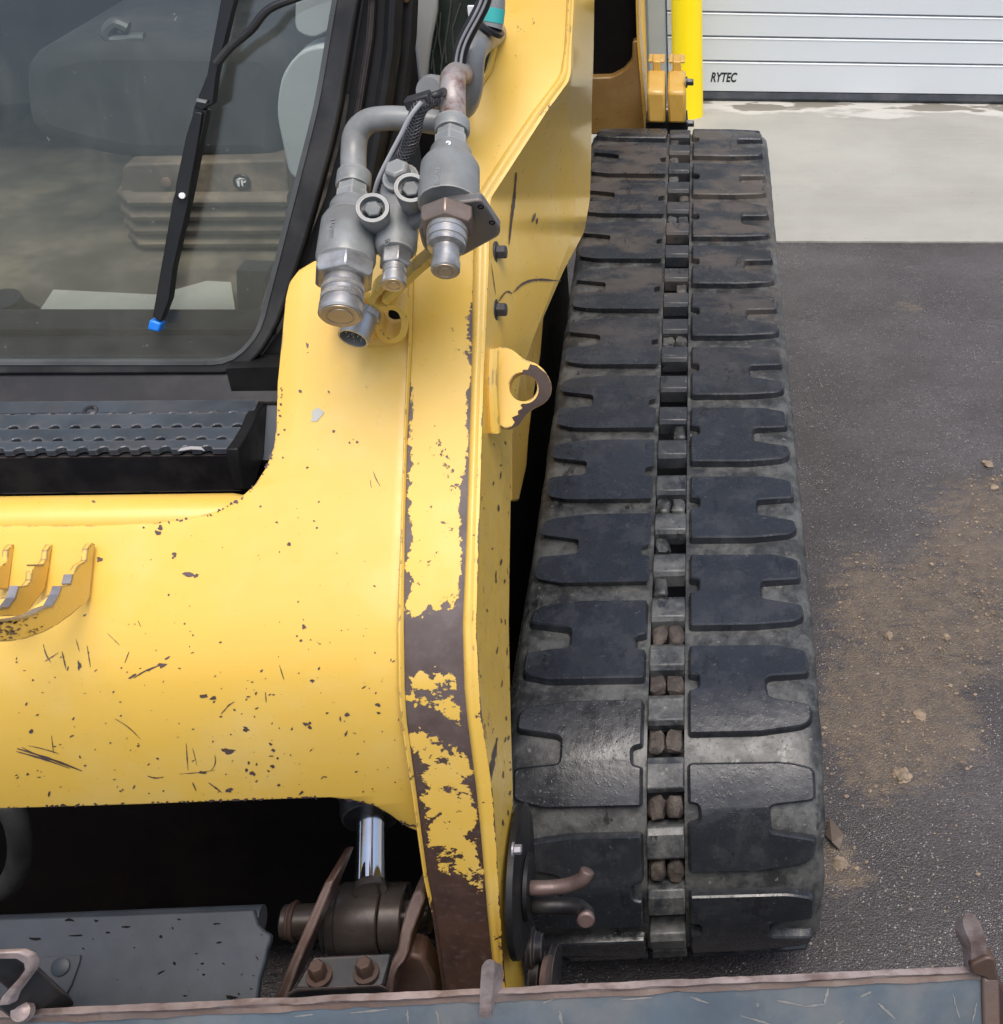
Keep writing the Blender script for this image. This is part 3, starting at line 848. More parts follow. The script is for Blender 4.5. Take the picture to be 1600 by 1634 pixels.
bm, wl = strip_mesh(2, 3, prof_c, 0, lambda u, y: interp([(0, -.14), (300, -.09), (600, -.1), (1000, -.07), (1150, -.06), (1500, -.05), (1600, .02)], y)[0]+(.16 if u > .9 else 0)*interp([(0, .0), (420, .6), (560, 1), (1600, 1.1)], y)[0], 8)
with_wear(obj('arm_right_bead', bm, M['yellow_bead'], arm), wl)
# right side plate: from the bead back to the silhouette; lower part 15 cm deep, upper part flares out
def sil3(y, xs_):
    Xs = interp([(-60, -.052), (0, -.054), (130, -.064), (200, -.075), (350, -.085), (430, -.105), (520, -.125), (600, -.142), (700, -.1505), (1700, -.1495)], y)[0]
    return at(xs_, y, X=Xs)
bm = NB(); rows_ = []; wl = []; flange = []
for y in ys_:
    r_ = interp(ARM, y)
    X, v = onprof(r_[3], y); a_ = prof3(X, v, .001); b_ = sil3(y, r_[4])
    row = []
    uf = interp([(-60, .05), (130, .1), (200, .55), (300, .80), (420, .9), (560, .97), (1700, .985)], y)[0]
    b0_ = b_; b_ = a_.lerp(b_, uf)+Vector((.001*uf, 0, 0)); flange.append((b_, b0_))
    for k in range(7):
        u = k/6; q = a_.lerp(b_, u)
        row.append(bm.verts.new(q))
        wl.append(interp([(0, -.16), (300, -.13), (650, -.09), (900, -.085), (1100, -.07), (1640, -.07)], y)[0]+(.10 if u > .9 and y > 560 else 0)+(.06 if u < .1 and y > 560 else 0))
    # return edge behind the silhouette, so the plate has thickness from the far side
    rows_.append(row)
for a_, b_ in zip(rows_, rows_[1:]):
    for k in range(len(a_)-1): bm.faces.new([a_[k], a_[k+1], b_[k+1], b_[k]])
with_wear(obj('arm_side_plate', bm, M['yellow_side'], arm, smooth=50), wl)
bm = NB(); rows_ = []
for (b_, b0_), y in zip(flange, ys_):
    rows_.append([bm.verts.new(p_) for p_ in (b_, b_.lerp(b0_, .5), b0_, b0_+Vector((-.012, .003, 0)), Vector((-.215 if y > 250 else b0_.x-.10, b0_.y, b0_.z)))])
for a_, b_ in zip(rows_, rows_[1:]):
    for k in range(4): bm.faces.new([a_[k], a_[k+1], b_[k+1], b_[k]])
obj('arm_rear_flange', bm, M['yellow_gloss'], arm, smooth=40)
# left side plate of the arm
bm = NB(); rows_ = []
for y in ys_:
    r_ = interp(ARM, y); X, v = onprof(r_[0], y); a_ = prof3(X, v, -.0005)
    rows_.append([bm.verts.new(a_), bm.verts.new(a_+Vector((0, .16, -.05)))])
for a_, b_ in zip(rows_, rows_[1:]): bm.faces.new([a_[0], a_[1], b_[1], b_[0]])
obj('arm_inner_plate', bm, M['yellow'], arm)

V_BEND = onprof(300, 1010)[1]
# --- cross plate between the arms
def prof_sheet(name, outline, mat, parent, off, thick, bevel=0, cuts=True, chips=None):
    pts = [onprof(x, y) for x, y in outline]
    b2 = bmesh.new(); b2.faces.new([b2.verts.new((X, v, 0)) for X, v in pts])
    lo, hi = min(v for _, v in pts), max(v for _, v in pts)
    for kv in _pv:
        if lo < kv < hi: bmesh.ops.bisect_plane(b2, geom=b2.verts[:]+b2.edges[:]+b2.faces[:], plane_co=(0, kv, 0), plane_no=(0, 1, 0))
    kv = lo+.012
    while kv < hi:
        bmesh.ops.bisect_plane(b2, geom=b2.verts[:]+b2.edges[:]+b2.faces[:], plane_co=(0, kv, 0), plane_no=(0, 1, 0)); kv += .012
    kx = min(X for X, _ in pts)+.03
    while kx < max(X for X, _ in pts):
        bmesh.ops.bisect_plane(b2, geom=b2.verts[:]+b2.edges[:]+b2.faces[:], plane_co=(kx, 0, 0), plane_no=(1, 0, 0)); kx += .03
    bmesh.ops.remove_doubles(b2, verts=b2.verts[:], dist=.0004)
    for v in b2.verts: v.co = prof3(v.co.x, v.co.y, off(v.co.y) if callable(off) else off)
    b2.normal_update()
    if sum(f.normal.y*f.calc_area() for f in b2.faces) > 0: bmesh.ops.reverse_faces(b2, faces=b2.faces[:])
    return obj(name, b2, mat, parent, smooth=35, solid=thick, bevel=bevel, fix=False)
PLATE = [(-60, 838), (0, 838), (150, 838), (250, 834), (310, 825), (350, 813), (380, 796), (405, 774), (424, 745), (436, 712), (440, 680), (442, 610), (449, 540), (455, 475),
         (461, 450), (476, 430), (500, 416), (530, 409), (600, 405), (654, 403),
         (653, 540), (647, 700), (642, 860), (636, 1000), (637, 1100), (642, 1160), (660, 1262), (672, 1355), (659, 1360), (642, 1351), (616, 1327), (591, 1309), (561, 1299), (520, 1292),
         (350, 1298), (200, 1304), (0, 1310), (-60, 1312)]
plate = prof_sheet('cross_plate', PLATE, M['yellow'], loader, plate_off, .014, bevel=.002)
# thin rubbed tube behind the top edge of the plate
p0 = at(0, 817, Y=-.165); p0 = Vector((-.62, -.150, .925)); bm = NB()
xe = at(392, 812, Y=-.165).x
add_tube(bm, [(-1.5, -.152, .921), (xe-.02, -.152, .921), (xe+.0, -.150, .921)], [.0245, .0245, .02], 28)
obj('cross_tube', bm, M['yellow'], loader)

# paint chips and scratches on the cross plate (bare primer flakes)
def chip_poly(bm, x, y, r, rnd, ang=0, asp=1., off=.0005, jag=.45, n=9):
    try:
        pts = []
        for k in range(n):
            a_ = 2*math.pi*k/n; q = r*(1+rnd.uniform(-jag, jag))
            dx, dy = math.cos(a_)*q*asp, math.sin(a_)*q
            X, v = onprof(x+dx*math.cos(ang)-dy*math.sin(ang), y+dx*math.sin(ang)+dy*math.cos(ang))
            pts.append(prof3(X, v, plate_off(v)+off))
        add_poly(bm, pts)
    except ValueError: pass
rnd = random.Random(11); bm = NB()
BIG = [(460, 868, 5), (278, 885, 6), (275, 890, 4), (300, 917, 6, 2.4), (312, 919, 5, 1.6), (484, 1000, 6), (491, 1165, 6), (492, 1158, 5), (485, 1160, 5, 1.5), (322, 1113, 6, 2.5), (338, 1116, 5, 1.8), (398, 1246, 7), (358, 1277, 8, 1.2),
       (430, 1233, 6), (388, 1241, 5), (318, 1245, 5, 2), (497, 1088, 4, 1.5), (552, 1144, 5, 1.3), (602, 1128, 5, 1.5), (432, 1205, 5, 1.4), (428, 1194, 4, 1.6), (438, 1268, 4), (372, 1136, 3), (350, 1147, 3, 1.5),
       (158, 893, 8), (475, 960, 3), (453, 685, 3), (532, 688, 4), (524, 625, 3), (478, 624, 4), (569, 705, 3), (557, 706, 3), (490, 746, 3), (415, 808, 3), (441, 833, 3), (505, 842, 3), (480, 1022, 4), (597, 935, 3), (473, 1015, 3),
       (46, 1171, 6, 1.6, -1), (210, 1080, 3, 4, -.5), (258, 1062, 7, 1.6, -.2), (240, 1068, 3, 5, -.4), (126, 1062, 4, 3, 1.4), (124, 1066, 4, 2, 1.4), (252, 850, 6, 1.6, .9), (255, 842, 7, 1.2), (228, 842, 3)]
bm_dark = bm
for b_ in BIG: chip_poly(bm, b_[0], b_[1], b_[2]*.56, rnd, b_[4] if len(b_) > 4 else rnd.uniform(-.3, .3), b_[3] if len(b_) > 3 else 1.1)
for i in range(330):
    # more and larger chips near the bottom edge
    y = 640+645*rnd.random()**.6; x = rnd.uniform(5, 640)
    if y < 850 and x < 450 or (x < 180 and y < 1030): continue
    dens = interp([(600, .35), (900, .35), (1050, .8), (1250, 1.)], y)[0]*(1.2 if x > 200 else .8)
    if rnd.random() > dens: continue
    chip_poly(bm, x, y, rnd.choice((.5, .6, .8, 1., 1.2, 1.6))*interp([(600, .9), (1000, .85), (1250, 1.15)], y)[0], rnd, rnd.uniform(-1.6, .3), rnd.choice((1, 1.2, 1.8, 3.)), n=7)
for i in range(95):
    x = rnd.uniform(200, 660) if rnd.random() < .8 else rnd.uniform(0, 200)
    ye = interp([(0, 1309), (350, 1297), (520, 1291), (590, 1306), (640, 1347), (672, 1355)], x)[0]
    chip_poly(bm, x, ye-rnd.uniform(0, 2.), rnd.uniform(.7, 2.4), rnd, rnd.uniform(-1, 1), rnd.choice((1, 1.5, 2.2)), n=7)
for i in range(40):
    t = rnd.random(); e = [(449, 600), (440, 700), (420, 752), (390, 790), (330, 822), (230, 836)]
    k = min(4, int(t*5)); q = t*5-k
    chip_poly(bm, lerp(e[k][0], e[k+1][0], q)+rnd.uniform(0, 3), lerp(e[k][1], e[k+1][1], q)+rnd.uniform(0, 2.5), rnd.uniform(.6, 2.2), rnd, rnd.uniform(-1, 1), 1.5, n=7)
def scratch(x0, y0, x1, y1, w, bow=0):
    n = 9; L = []; Rr = []
    for k in range(n+1):
        t = k/n; x = lerp(x0, x1, t); y = lerp(y0, y1, t); l = math.hypot(x1-x0, y1-y0)
        nx, ny = -(y1-y0)/l, (x1-x0)/l; ww = w*(math.sin(math.pi*(.08+.84*t))*.8+.2)*rnd.uniform(.5, 1.1)
        x += nx*bow*math.sin(math.pi*t); y += ny*bow*math.sin(math.pi*t)
        L.append((x+nx*ww/2, y+ny*ww/2)); Rr.append((x-nx*ww/2, y-ny*ww/2))
    try: add_poly(bm, [prof3(X, v, plate_off(v)+.0005) for X, v in (onprof(*q) for q in L+Rr[::-1])])
    except ValueError: pass
for s_ in ((22, 1201, 124, 1241, 4, -2), (20, 1206, 90, 1230, 3, -1), (40, 1196, 88, 1210, 2, -1), (30, 1199, 104, 1236, 2.5, 2), (212, 1083, 262, 1060, 3, -3), (78, 1178, 80, 1209, 1.6), (293, 1193, 294, 1240, 2), (303, 1200, 309, 1232, 1.2),
           (338, 1213, 330, 1242, 1.6, -4), (280, 1247, 338, 1240, 1.6, 1), (228, 1250, 254, 1252, 3, 3), (360, 1130, 372, 1122, 2.5), (350, 1143, 364, 1127, 2), (445, 1062, 452, 1086, 2), (422, 1106, 423, 1123, 2), (180, 1150, 220, 1185, 1.6, -3),
           (300, 1262, 305, 1278, 2.5), (326, 1263, 346, 1281, 3), (595, 752, 606, 775, 2, 1), (590, 765, 592, 778, 1.5), (68, 1028, 80, 1058, 2.4, 2), (138, 1030, 143, 1065, 2), (170, 1010, 190, 1030, 1.4), (120, 1020, 126, 1040, 1.6), (205, 1040, 198, 1058, 2),
           (219, 990, 224, 1000, 1.5), (70, 1056, 92, 1042, 2), (98, 1040, 104, 1068, 2.6)):
    scratch(*s_)
M['primer'] = simple('bare_primer', PRIMER, .5, var=.35, sc=60, bump=.2)
tag(obj('paint_chips', bm, M['primer'], loader, smooth=0, fix=False), kind='stuff')
# bird dropping on the plate
bm = NB(); chip_poly(bm, 505, 660, 8, rnd, -.9, 1.5, off=.0007, jag=.3, n=14); obj('white_splat', bm, M['mat'], loader, smooth=0, fix=False)

# --- yellow step with serrated cleats let into the cross plate
stepg = tag(empty('boarding_step', (-.55, -.25, .9), None, None)); stepg.parent = loader; stepg.location = Vector((-.55, -.25, .9))-world_loc(loader)
def c5(x, y): return (x/6.154, 820+y/6.154)       # from the enlarged survey crop
def cleat(front, back, X, thick=.005):
    """serrated plate square to X: toothed front edge and a back edge on the cross plate"""
    bm = NB()
    pts = [at(*c5(*p), X=X) for p in front+back]
    add_prism(bm, pts, (-thick, 0, 0))
    o = obj('serrated_cleat', bm, M['yellow_cleat'], stepg, smooth=0, mats=[M['yellow_cleat'], M['wornsteel']])
    return o
M['yellow_cleat'] = yellow('yellow_paint_cleat', .6, edge=.8)
# one deep outer plate and two inner plates; teeth climb towards the plate top
teeth1 = [(905, 285), (862, 345), (850, 460), (775, 505), (715, 600), (692, 690), (605, 715), (575, 800), (515, 905), (420, 935), (330, 985), (220, 1020), (80, 1040), (-60, 1050)]
teeth2 = [(505, 300), (468, 360), (455, 450), (425, 500), (345, 505), (312, 560), (308, 650), (268, 705), (185, 712), (150, 830), (85, 915), (-60, 940)]
teeth3 = [(130, 300), (80, 355), (72, 460), (20, 510), (-60, 520)]
xa = onprof(*c5(925, 560))[0]
cleat(teeth1, [(-60, 1255), (100, 1252), (250, 1225), (420, 1165), (560, 1090), (700, 990), (880, 830), (905, 560), (932, 300)], xa)
xb = onprof(*c5(480, 560))[0]
cleat(teeth2, [(-60, 1010), (240, 1000), (440, 740), (470, 560), (515, 310)], xb)
xc = onprof(*c5(100, 560))[0]
cleat(teeth3, [(-60, 740), (80, 740), (105, 560), (135, 300)], xc)
P0_ = at(*c5(400, 900), X=xa-.012); NR = Vector((.05, -.45, .89)).normalized()
pxprism('step_rung', [c5(*q) for q in ((235, 1000), (440, 818), (470, 800), (520, 806), (512, 895), (425, 925), (330, 975))], M['yellow'], stepg, (0, 0, -.004), pl=(P0_, NR))
P0_ = at(*c5(40, 870), X=xb-.012)
pxprism('step_rung', [c5(*q) for q in ((-60, 950), (-60, 850), (30, 818), (95, 820), (88, 905), (40, 915))], M['yellow'], stepg, (0, 0, -.004), pl=(P0_, NR))
# bare steel edges on the teeth
def edge_strip(pts, X, name='worn_edge', w=.007, i0=0):
    bm = NB()
    P = [at(*c5(*p), X=X+.0008) for p in pts]
    for a_, b_ in zip(P, P[1:]):
        n_ = Vector((0, -.35, .94))
        add_prism(bm, [a_+n_*.0012, b_+n_*.0012, b_-n_*.0012, a_-n_*.0012], (-w, 0, 0))
    obj(name, bm, M['wornsteel'], stepg, smooth=0)
edge_strip(teeth1[4:6], xa); edge_strip(teeth1[6:], xa); edge_strip(teeth2[3:5], xb); edge_strip(teeth2[8:], xb)
bm = NB(); P = [prof3(*onprof(*c5(x, y)), .003) for x, y in ((880, 330), (1010, 330), (985, 600), (975, 800), (905, 830), (905, 560))]
obj('step_weld', bm, M['yellow'], stepg) if False else bm.free()

rnd = random.Random(31); bm = NB()
for i in range(75):
    x = rnd.uniform(-60, 420); t = rnd.random()**.7
    yt = interp([(-60, 1062), (80, 1052), (220, 1032), (330, 1000), (420, 960)], x)[0]; yb = interp([(-60, 1252), (100, 1250), (250, 1222), (420, 1162)], x)[0]
    y = lerp(yt, yb, 1-t*(.75 if x < 280 else .3)) if rnd.random() < .7 else lerp(yt, yt+30, rnd.random())
    r = rnd.uniform(3, 15)*(1.3 if x < 200 else .8); a_ = rnd.uniform(-1, .6); pts = []
    for k in range(8):
        q = r*(1+rnd.uniform(-.5, .5)); dx, dy = math.cos(2*math.pi*k/8)*q*rnd.uniform(1.1, 2), math.sin(2*math.pi*k/8)*q*.6
        xx_ = x+dx*math.cos(a_)-dy*math.sin(a_); yy_ = min(yb-3, max(yt+4, y+dx*math.sin(a_)+dy*math.cos(a_)))
        pts.append(at(*c5(xx_, yy_), X=xa+.0006))
    add_poly(bm, pts)
tag(obj('cleat_chips', bm, M['primer'], stepg, smooth=0, fix=False), kind='stuff')
# --- chassis behind the arms and under the cab
ch = tag(empty('chassis', (-.6, .9, .4), None, None)); ch.parent = loader; ch.location = Vector((-.6, .9, .4))-world_loc(loader)
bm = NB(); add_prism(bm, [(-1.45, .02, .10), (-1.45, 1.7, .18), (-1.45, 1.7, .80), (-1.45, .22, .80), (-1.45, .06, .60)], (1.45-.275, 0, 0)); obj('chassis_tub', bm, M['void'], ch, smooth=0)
bm = NB(); add_prism(bm, [(-.275, .10, .60), (-.275, 1.5, .62), (-.275, 1.5, .80), (-.275, .3, .80)], (.02, 0, 0)); obj('side_skirt', bm, M['black'], ch, smooth=0)
bm = NB(); add_box(bm, (-.74, 1.78, .85), (.9, .64, .8)); obj('engine_cover', bm, M['yellow_clean'], ch, bevel=.03)
bm = NB(); add_prism(bm, [(-.30, 1.5, .58), (-.30, 2.02, .58), (-.30, 2.02, 1.0), (-.30, 1.5, .86)], (.05, 0, 0)); obj('rear_skirt', bm, M['black'], ch)
# yellow frame plate glimpsed between arm and track
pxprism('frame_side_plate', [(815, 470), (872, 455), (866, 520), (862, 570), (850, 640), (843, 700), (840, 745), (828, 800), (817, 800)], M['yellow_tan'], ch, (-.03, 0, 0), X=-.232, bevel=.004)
# far track and arm of the machine, out of frame to the left
far = tag(empty('far_side', (-1.3, .9, .4), None, None)); far.parent = loader; far.location = Vector((-1.3, .9, .4))-world_loc(loader)
bm = NB(); add_prism(bm, [(-1.62, y, z) for y, z in ((-.11, .22), (.12, 0), (1.4, 0), (1.9, .45), (1.66, .67), (.12, .455), (-.06, .38))], (.4, 0, 0)); obj('far_track', bm, M['carcass'], far, bevel=.02)
bm = NB(); add_prism(bm, [(-1.22, p.x, p.y) for p in PROF]+[(-1.22, p.x+.15, p.y-.05) for p in PROF[::-1]], (-.07, 0, 0)); obj('far_arm', bm, M['yellow'], far)

# --- cab: sill, tread step, door
cab = tag(empty('cab', (-.6, .6, .9), None, None)); cab.parent = loader; cab.location = Vector((-.6, .6, .9))-world_loc(loader)
DP = at(250, 588, Y=.13); TL = R(14)
DN = Vector((0, -math.cos(TL), math.sin(TL)))
def dp(x, y, off=0.): return onplane(x, y, DP+DN*off, DN)
def door_sheet(name, outer, holes, mat, parent, off, thick, bevel=0, smooth=35):
    ex, ey = Vector((1, 0, 0)), Vector((0, math.sin(TL), math.cos(TL)))
    o = DP+DN*off
    to2 = lambda q: ((dp(*q, off)-o).dot(ex), (dp(*q, off)-o).dot(ey))
    bm = NB(); add_sheet(bm, [to2(q) for q in outer], [[to2(q) for q in h] for h in holes], o, ex, ey, thick)
    return obj(name, bm, mat, parent, smooth=smooth, bevel=bevel)
def corner(pts, r): return [tuple(p) for p in rounded(pts, r)]
SEAL_O = corner([(-260, 592), (-260, -60), (590, -60), (578, 0), (545, 200), (500, 365), (448, 520), (400, 590)], 45)
SEAL_I = corner([(-225, 574), (-225, -50), (550, -50), (540, 0), (512, 165), (470, 330), (418, 530), (372, 574)], 42)
door = tag(empty('cab_door', tuple(DP), None, None)); door.parent = cab; door.location = DP-world_loc(cab)
door_sheet('door_seal', SEAL_O, [SEAL_I], M['rubber_seal'], door, 0., .018, bevel=.006)
LIP_O = corner([(-228, 577), (-228, -52), (554, -52), (544, 0), (516, 165), (474, 330), (422, 531), (374, 577)], 43)
LIP_I = corner([(-222, 572), (-222, -48), (546, -48), (536, 0), (508, 165), (466, 328), (415, 529), (371, 571)], 41)
M['lip'] = simple('pale_seal_lip', (.075, .08, .08), .35, bump=.05)
door_sheet('seal_lip', LIP_O, [LIP_I], M['lip'], door, .004, .0155)
def mat_glass():
    m = bpy.data.materials.new('dusty_cab_glass'); m.use_nodes = True
    t = m.node_tree; t.nodes.clear(); g = G(t); g.world()
    out = g.n('ShaderNodeOutputMaterial')
    tr = g.n('ShaderNodeBsdfTransparent'); tr.inputs[0].default_value = (.90, .93, .90, 1)
    gl = g.n('ShaderNodeBsdfGlossy'); gl.inputs['Roughness'].default_value = .03; gl.inputs[0].default_value = (1, 1, 1, 1)
    df = g.n('ShaderNodeBsdfDiffuse'); df.inputs[0].default_value = (.42, .42, .38, 1)
    fr = g.n('ShaderNodeFresnel'); fr.inputs[0].default_value = 1.5
    m1 = g.n('ShaderNodeMixShader'); g.l(g.m('MULTIPLY', fr.outputs[0], .9), m1.inputs[0]); g.l(tr.outputs[0], m1.inputs[1]); g.l(gl.outputs[0], m1.inputs[2])
    m2 = g.n('ShaderNodeMixShader')
    sep = g.n('ShaderNodeSeparateXYZ'); g.l(g.co, sep.inputs[0])
    low = g.ramp(sep.outputs[2], .98, 1.22, .05, .0)
    d = g.m('ADD', g.m('ADD', .006, low), g.m('MULTIPLY', g.m('ADD', g.ramp(g.noise(5, 6, .7, dist=.8), .42, .72), g.ramp(g.noise(12, 5, .7, c=g.scale((3, 1, .6))), .52, .75)), .038))
    spk = g.m('MULTIPLY', g.ramp(g.noise(190, 2), .72, .76), .25)
    g.l(g.m('ADD', d, spk), m2.inputs[0]); g.l(m1.outputs[0], m2.inputs[1]); g.l(df.outputs[0], m2.inputs[2])
    g.l(m2.outputs[0], out.inputs[0])
    return m
M['glass'] = mat_glass()
door_sheet('door_glass', SEAL_I, [], M['glass'], door, .004, .004, smooth=0)
# dark slab of the door frame round the seal, right post
bm = NB()
def slab(o, a, b_, mat, parent, vec): return pxprism(o, a, mat, parent, vec, pl=b_)
slab('door_frame', [(576, -60), (660, -60), (655, 60), (640, 170), (600, 300), (560, 430), (470, 600), (395, 600), (452, 520), (505, 365), (550, 200), (580, 0)], (DP+DN*-.002, DN), M['black'], door, DN*-.03)
# moulding lines on the post
bm = NB(); add_tube(bm, [dp(598, -60, .004), dp(590, 60, .004), dp(560, 250, .004), dp(520, 420, .004)], .004, 8); obj('post_moulding', bm, M['black_steel'], door)
bm = NB(); add_tube(bm, [dp(632, -60, .012), dp(625, 80, .012), dp(606, 210, .012), dp(570, 400, .012)], .009, 10); obj('post_rail', bm, M['black'], door)
# sill below the door: dark sloped plate
q0, q1 = at(200, 585, Y=.128), at(200, 645, Y=.088); sf = q1.z
bm = NB(); add_prism(bm, [(-1.3, q1.y-.002, q1.z-.002), (-1.3, lerp(q0.y, q1.y, .35)-.004, lerp(q0.z, q1.z, .35)), (-1.3, q0.y, q0.z+.01), (-1.3, q0.y+.06, q0.z+.01), (-1.3, q1.y+.06, q1.z-.03)], (1.3-.285, 0, 0)); obj('door_sill', bm, M['black_steel'], cab, bevel=.006)
# tread step: overlapping rows, each with a notched front lip
stp = tag(empty('tread_step', (-.6, .05, sf), None, None)); stp.parent = cab; stp.location = Vector((-.6, .05, sf))-world_loc(cab)
ROWS = [(641, .085), (663, .062), (686, .040), (706, .020), (720, .004)]
pz = [at(200, y, Y=Y_).z for y, Y_ in ROWS]
for i in range(len(ROWS)-1):
    (ya, Ya), (yb, Yb) = ROWS[i], ROWS[i+1]
    za, zb = pz[i], pz[i+1]
    xe = at((404, 393, 378, 366)[i], yb, Y=Yb).x
    pitch = .0205; xs0 = -1.25
    pts = []; x = xs0+(.5*pitch if i % 2 else 0)
    # front lip with half-round notches
    fr = [(xs0, 0)]
    k = 0
    while x < xe-.008:
        w = .0052 if i < 1 else .0062; dpt = .0035 if i < 1 else .006
        fr += [(x-w, 0), (x-w*.6, dpt*.8), (x, dpt), (x+w*.6, dpt*.8), (x+w, 0)]
        x += pitch*(1.0 if i else 1.0)
    fr += [(xe, 0)]
    dirv = Vector((0, Ya-Yb, za-zb)).normalized(); L_ = math.hypot(Ya-Yb, za-zb)
    up_ = Vector((1, 0, 0)).cross(dirv)
    org = Vector((0, Yb, zb))+up_*(.0022 if i else .0012)
    poly = [org+Vector((x_, 0, 0))+dirv*t for x_, t in fr]+[org+Vector((xe, 0, 0))+dirv*(L_+.001), org+Vector((xs0, 0, 0))+dirv*(L_+.001)]
    bm = NB(); add_prism(bm, poly, -up_*.0075)
    obj('tread_row', bm, M['bluegrey'], stp, smooth=0, bevel=.0008, seg=1)
zf = pz[-1]
bm = NB(); add_prism(bm, [(-1.25, .006, zf-.0075), (-1.25, .010, zf-.055), (-1.25, .075, zf-.02), (-1.25, .075, pz[0]-.012)], (at(366, 720, Y=.004).x+1.25, 0, 0)); obj('step_box', bm, M['black_steel'], stp, smooth=0)
bx = at(146, 658, Y=.07); bm = NB(); add_lathe(bm, bx+Vector((0, 0, -.003)), (0, -.35, 1), [(0, .0115), (.003, .0115), (.0035, .0085), (.007, .0075), (.0085, .005), (.006, .0035), (.003, .0034)], 20); obj('step_screw', bm, M['steeldark'], stp)
bm = NB(); P_ = [at(x, y, Y=.066)+Vector((0, 0, .0032)) for x, y in ((338, 664), (348, 659), (360, 662), (367, 670), (355, 668), (347, 666))]; add_poly(bm, P_); obj('rust_flake', bm, M['rustbolt'], stp, smooth=0)
bm = NB(); P_ = [at(x, y, Y=.003)+Vector((0, -.0006, .002)) for x, y in ((284, 722), (289, 717), (305, 714), (322, 715), (328, 722), (322, 720), (305, 719), (292, 721))]; add_poly(bm, P_); obj('bare_scratch', bm, M['badge'], stp, smooth=0)
# end bracket of the step
pxprism('step_end_bracket', [(404, 642), (409, 648), (404, 722), (385, 782), (372, 782), (362, 735), (360, 716), (372, 700), (384, 680), (392, 660)], M['black'], stp, (.012, 0, 0), X=at(385, 700, Y=.035).x, bevel=.0015)
# blue grey plate right of the step
pxprism('sill_end_plate', [(398, 642), (446, 640), (446, 735), (402, 733)], M['bluegrey'], cab, (0, .02, -.02), pl=(at(420, 680, Y=.075), Vector((0, -.75, .66))))
pxprism('sill_side_block', [(360, 588), (470, 585), (470, 648), (375, 648)], M['black'], cab, (0, .03, 0), Y=.10)

# cab interior and shell (open side and rear windows let daylight in)
M['cabin'] = simple('cab_liner', (.05, .052, .052), .7)
cz = at(200, 560, Y=.16).z-.06
def cbox(name, lo, hi, mat, parent=None, bevel=0.):
    bm = NB(); add_box(bm, [(a_+b_)/2 for a_, b_ in zip(lo, hi)], [b_-a_ for a_, b_ in zip(lo, hi)])
    return obj(name, bm, mat, parent or cab, bevel=bevel)
cbox('cab_floor', (-1.15, .16, cz-.05), (-.30, 1.35, cz), M['floor'])
cbox('cab_roof', (-1.15, .45, 2.0), (-.30, 1.35, 2.06), M['black'])
cbox('cab_rear_wall', (-1.15, 1.33, cz), (-.30, 1.38, 1.25), M['cabin'])
cbox('cab_side_wall', (-.33, .34, cz), (-.30, 1.35, 1.12), M['cabin'])
cbox('cab_side_wall', (-1.17, .25, cz), (-1.15, 1.35, 1.12), M['cabin'])
for x in (-1.15, -.33): cbox('cab_post', (x, 1.28, 1.1), (x+.04, 1.34, 2.02), M['black'])
# seat
seat = tag(empty('operator_seat', (-.72, .8, cz), None, None)); seat.parent = cab; seat.location = Vector((-.72, .8, cz))-world_loc(cab)
def soft(name, outline, Y, depth, mat, parent, r=18, bev=.03, tilt=0):
    bm = NB(); pts = [at(x, y, Y=Y) for x, y in corner(outline, r)]
    add_prism(bm, pts, (0, depth, tilt)); return obj(name, bm, mat, parent, bevel=bev, seg=4, smooth=60)
soft('seat_back', [(-120, 180), (40, -60), (470, -80), (478, 60), (440, 150), (300, 150)], .95, .12, M['seat'], seat, 40, .035)
soft('seat_cushion', [(30, 90), (120, 62), (430, 66), (462, 110), (458, 225), (440, 262), (210, 262), (110, 240), (40, 215)], .60, .40, M['seat'], seat, 40, .045)
bw = tag(empty('seat_suspension', tuple(at(320, 330, Y=.6)), None, None))
soft('suspension_panel', [(196, 262), (455, 255), (462, 318), (190, 320)], .575, .25, M['bellows'], seat, 10, .012)
bpy.data.objects.remove(bw)
for i, (y, x0, x1) in enumerate(((318, 186, 462), (341, 192, 460), (363, 198, 458), (384, 205, 452))):
    a_, b_ = at(x0, y, Y=.565+.006*i), at(x1, y-1, Y=.565+.006*i)
    bm = NB(); add_tube(bm, [a_+Vector((0, .06, 0)), a_+Vector((.006, .02, 0)), a_+Vector((.02, 0, 0)), b_], .0135, 12, flat=.72)
    obj('bellows_fold', bm, M['bellows'], seat)
soft('seat_base', [(214, 390), (450, 388), (440, 455), (230, 455)], .60, .3, M['bellows'], seat, 8, .01)
# screw and round badge with an arrow mark
bm = NB(); c_ = at(266, 290, Y=.572); add_lathe(bm, c_, (0, -1, .1), [(0, .007), (.003, .007), (.004, .004)], 16); obj('panel_screw', bm, M['brownsteel'], seat)
c_ = at(386, 290, Y=.574); bm = NB(); add_lathe(bm, c_, (0, -1, .1), [(0, .0115), (.003, .0115), (.004, .0105)], 24); bd = obj('seat_badge', bm, M['wiper'], seat)
bm = NB(); o_ = c_+Vector((0, -.0046, .0005))
def bq(*p): add_prism(bm, [o_+Vector((x*.001, 0, z*.001)) for x, z in p], (0, .0006, 0))
bq((-7, 3), (-1, 7), (7, 5), (1, 4.5)); bq((-6, 2), (-1.5, 3.5), (-3, -7), (-5, -5)); bq((0, 3), (3, 3.2), (2, -6), (0, -4)); bq((3, 1), (7, 3.5), (7, 1), (3.5, -1))
obj('badge_mark', bm, M['badge'], bd if False else seat, smooth=0)
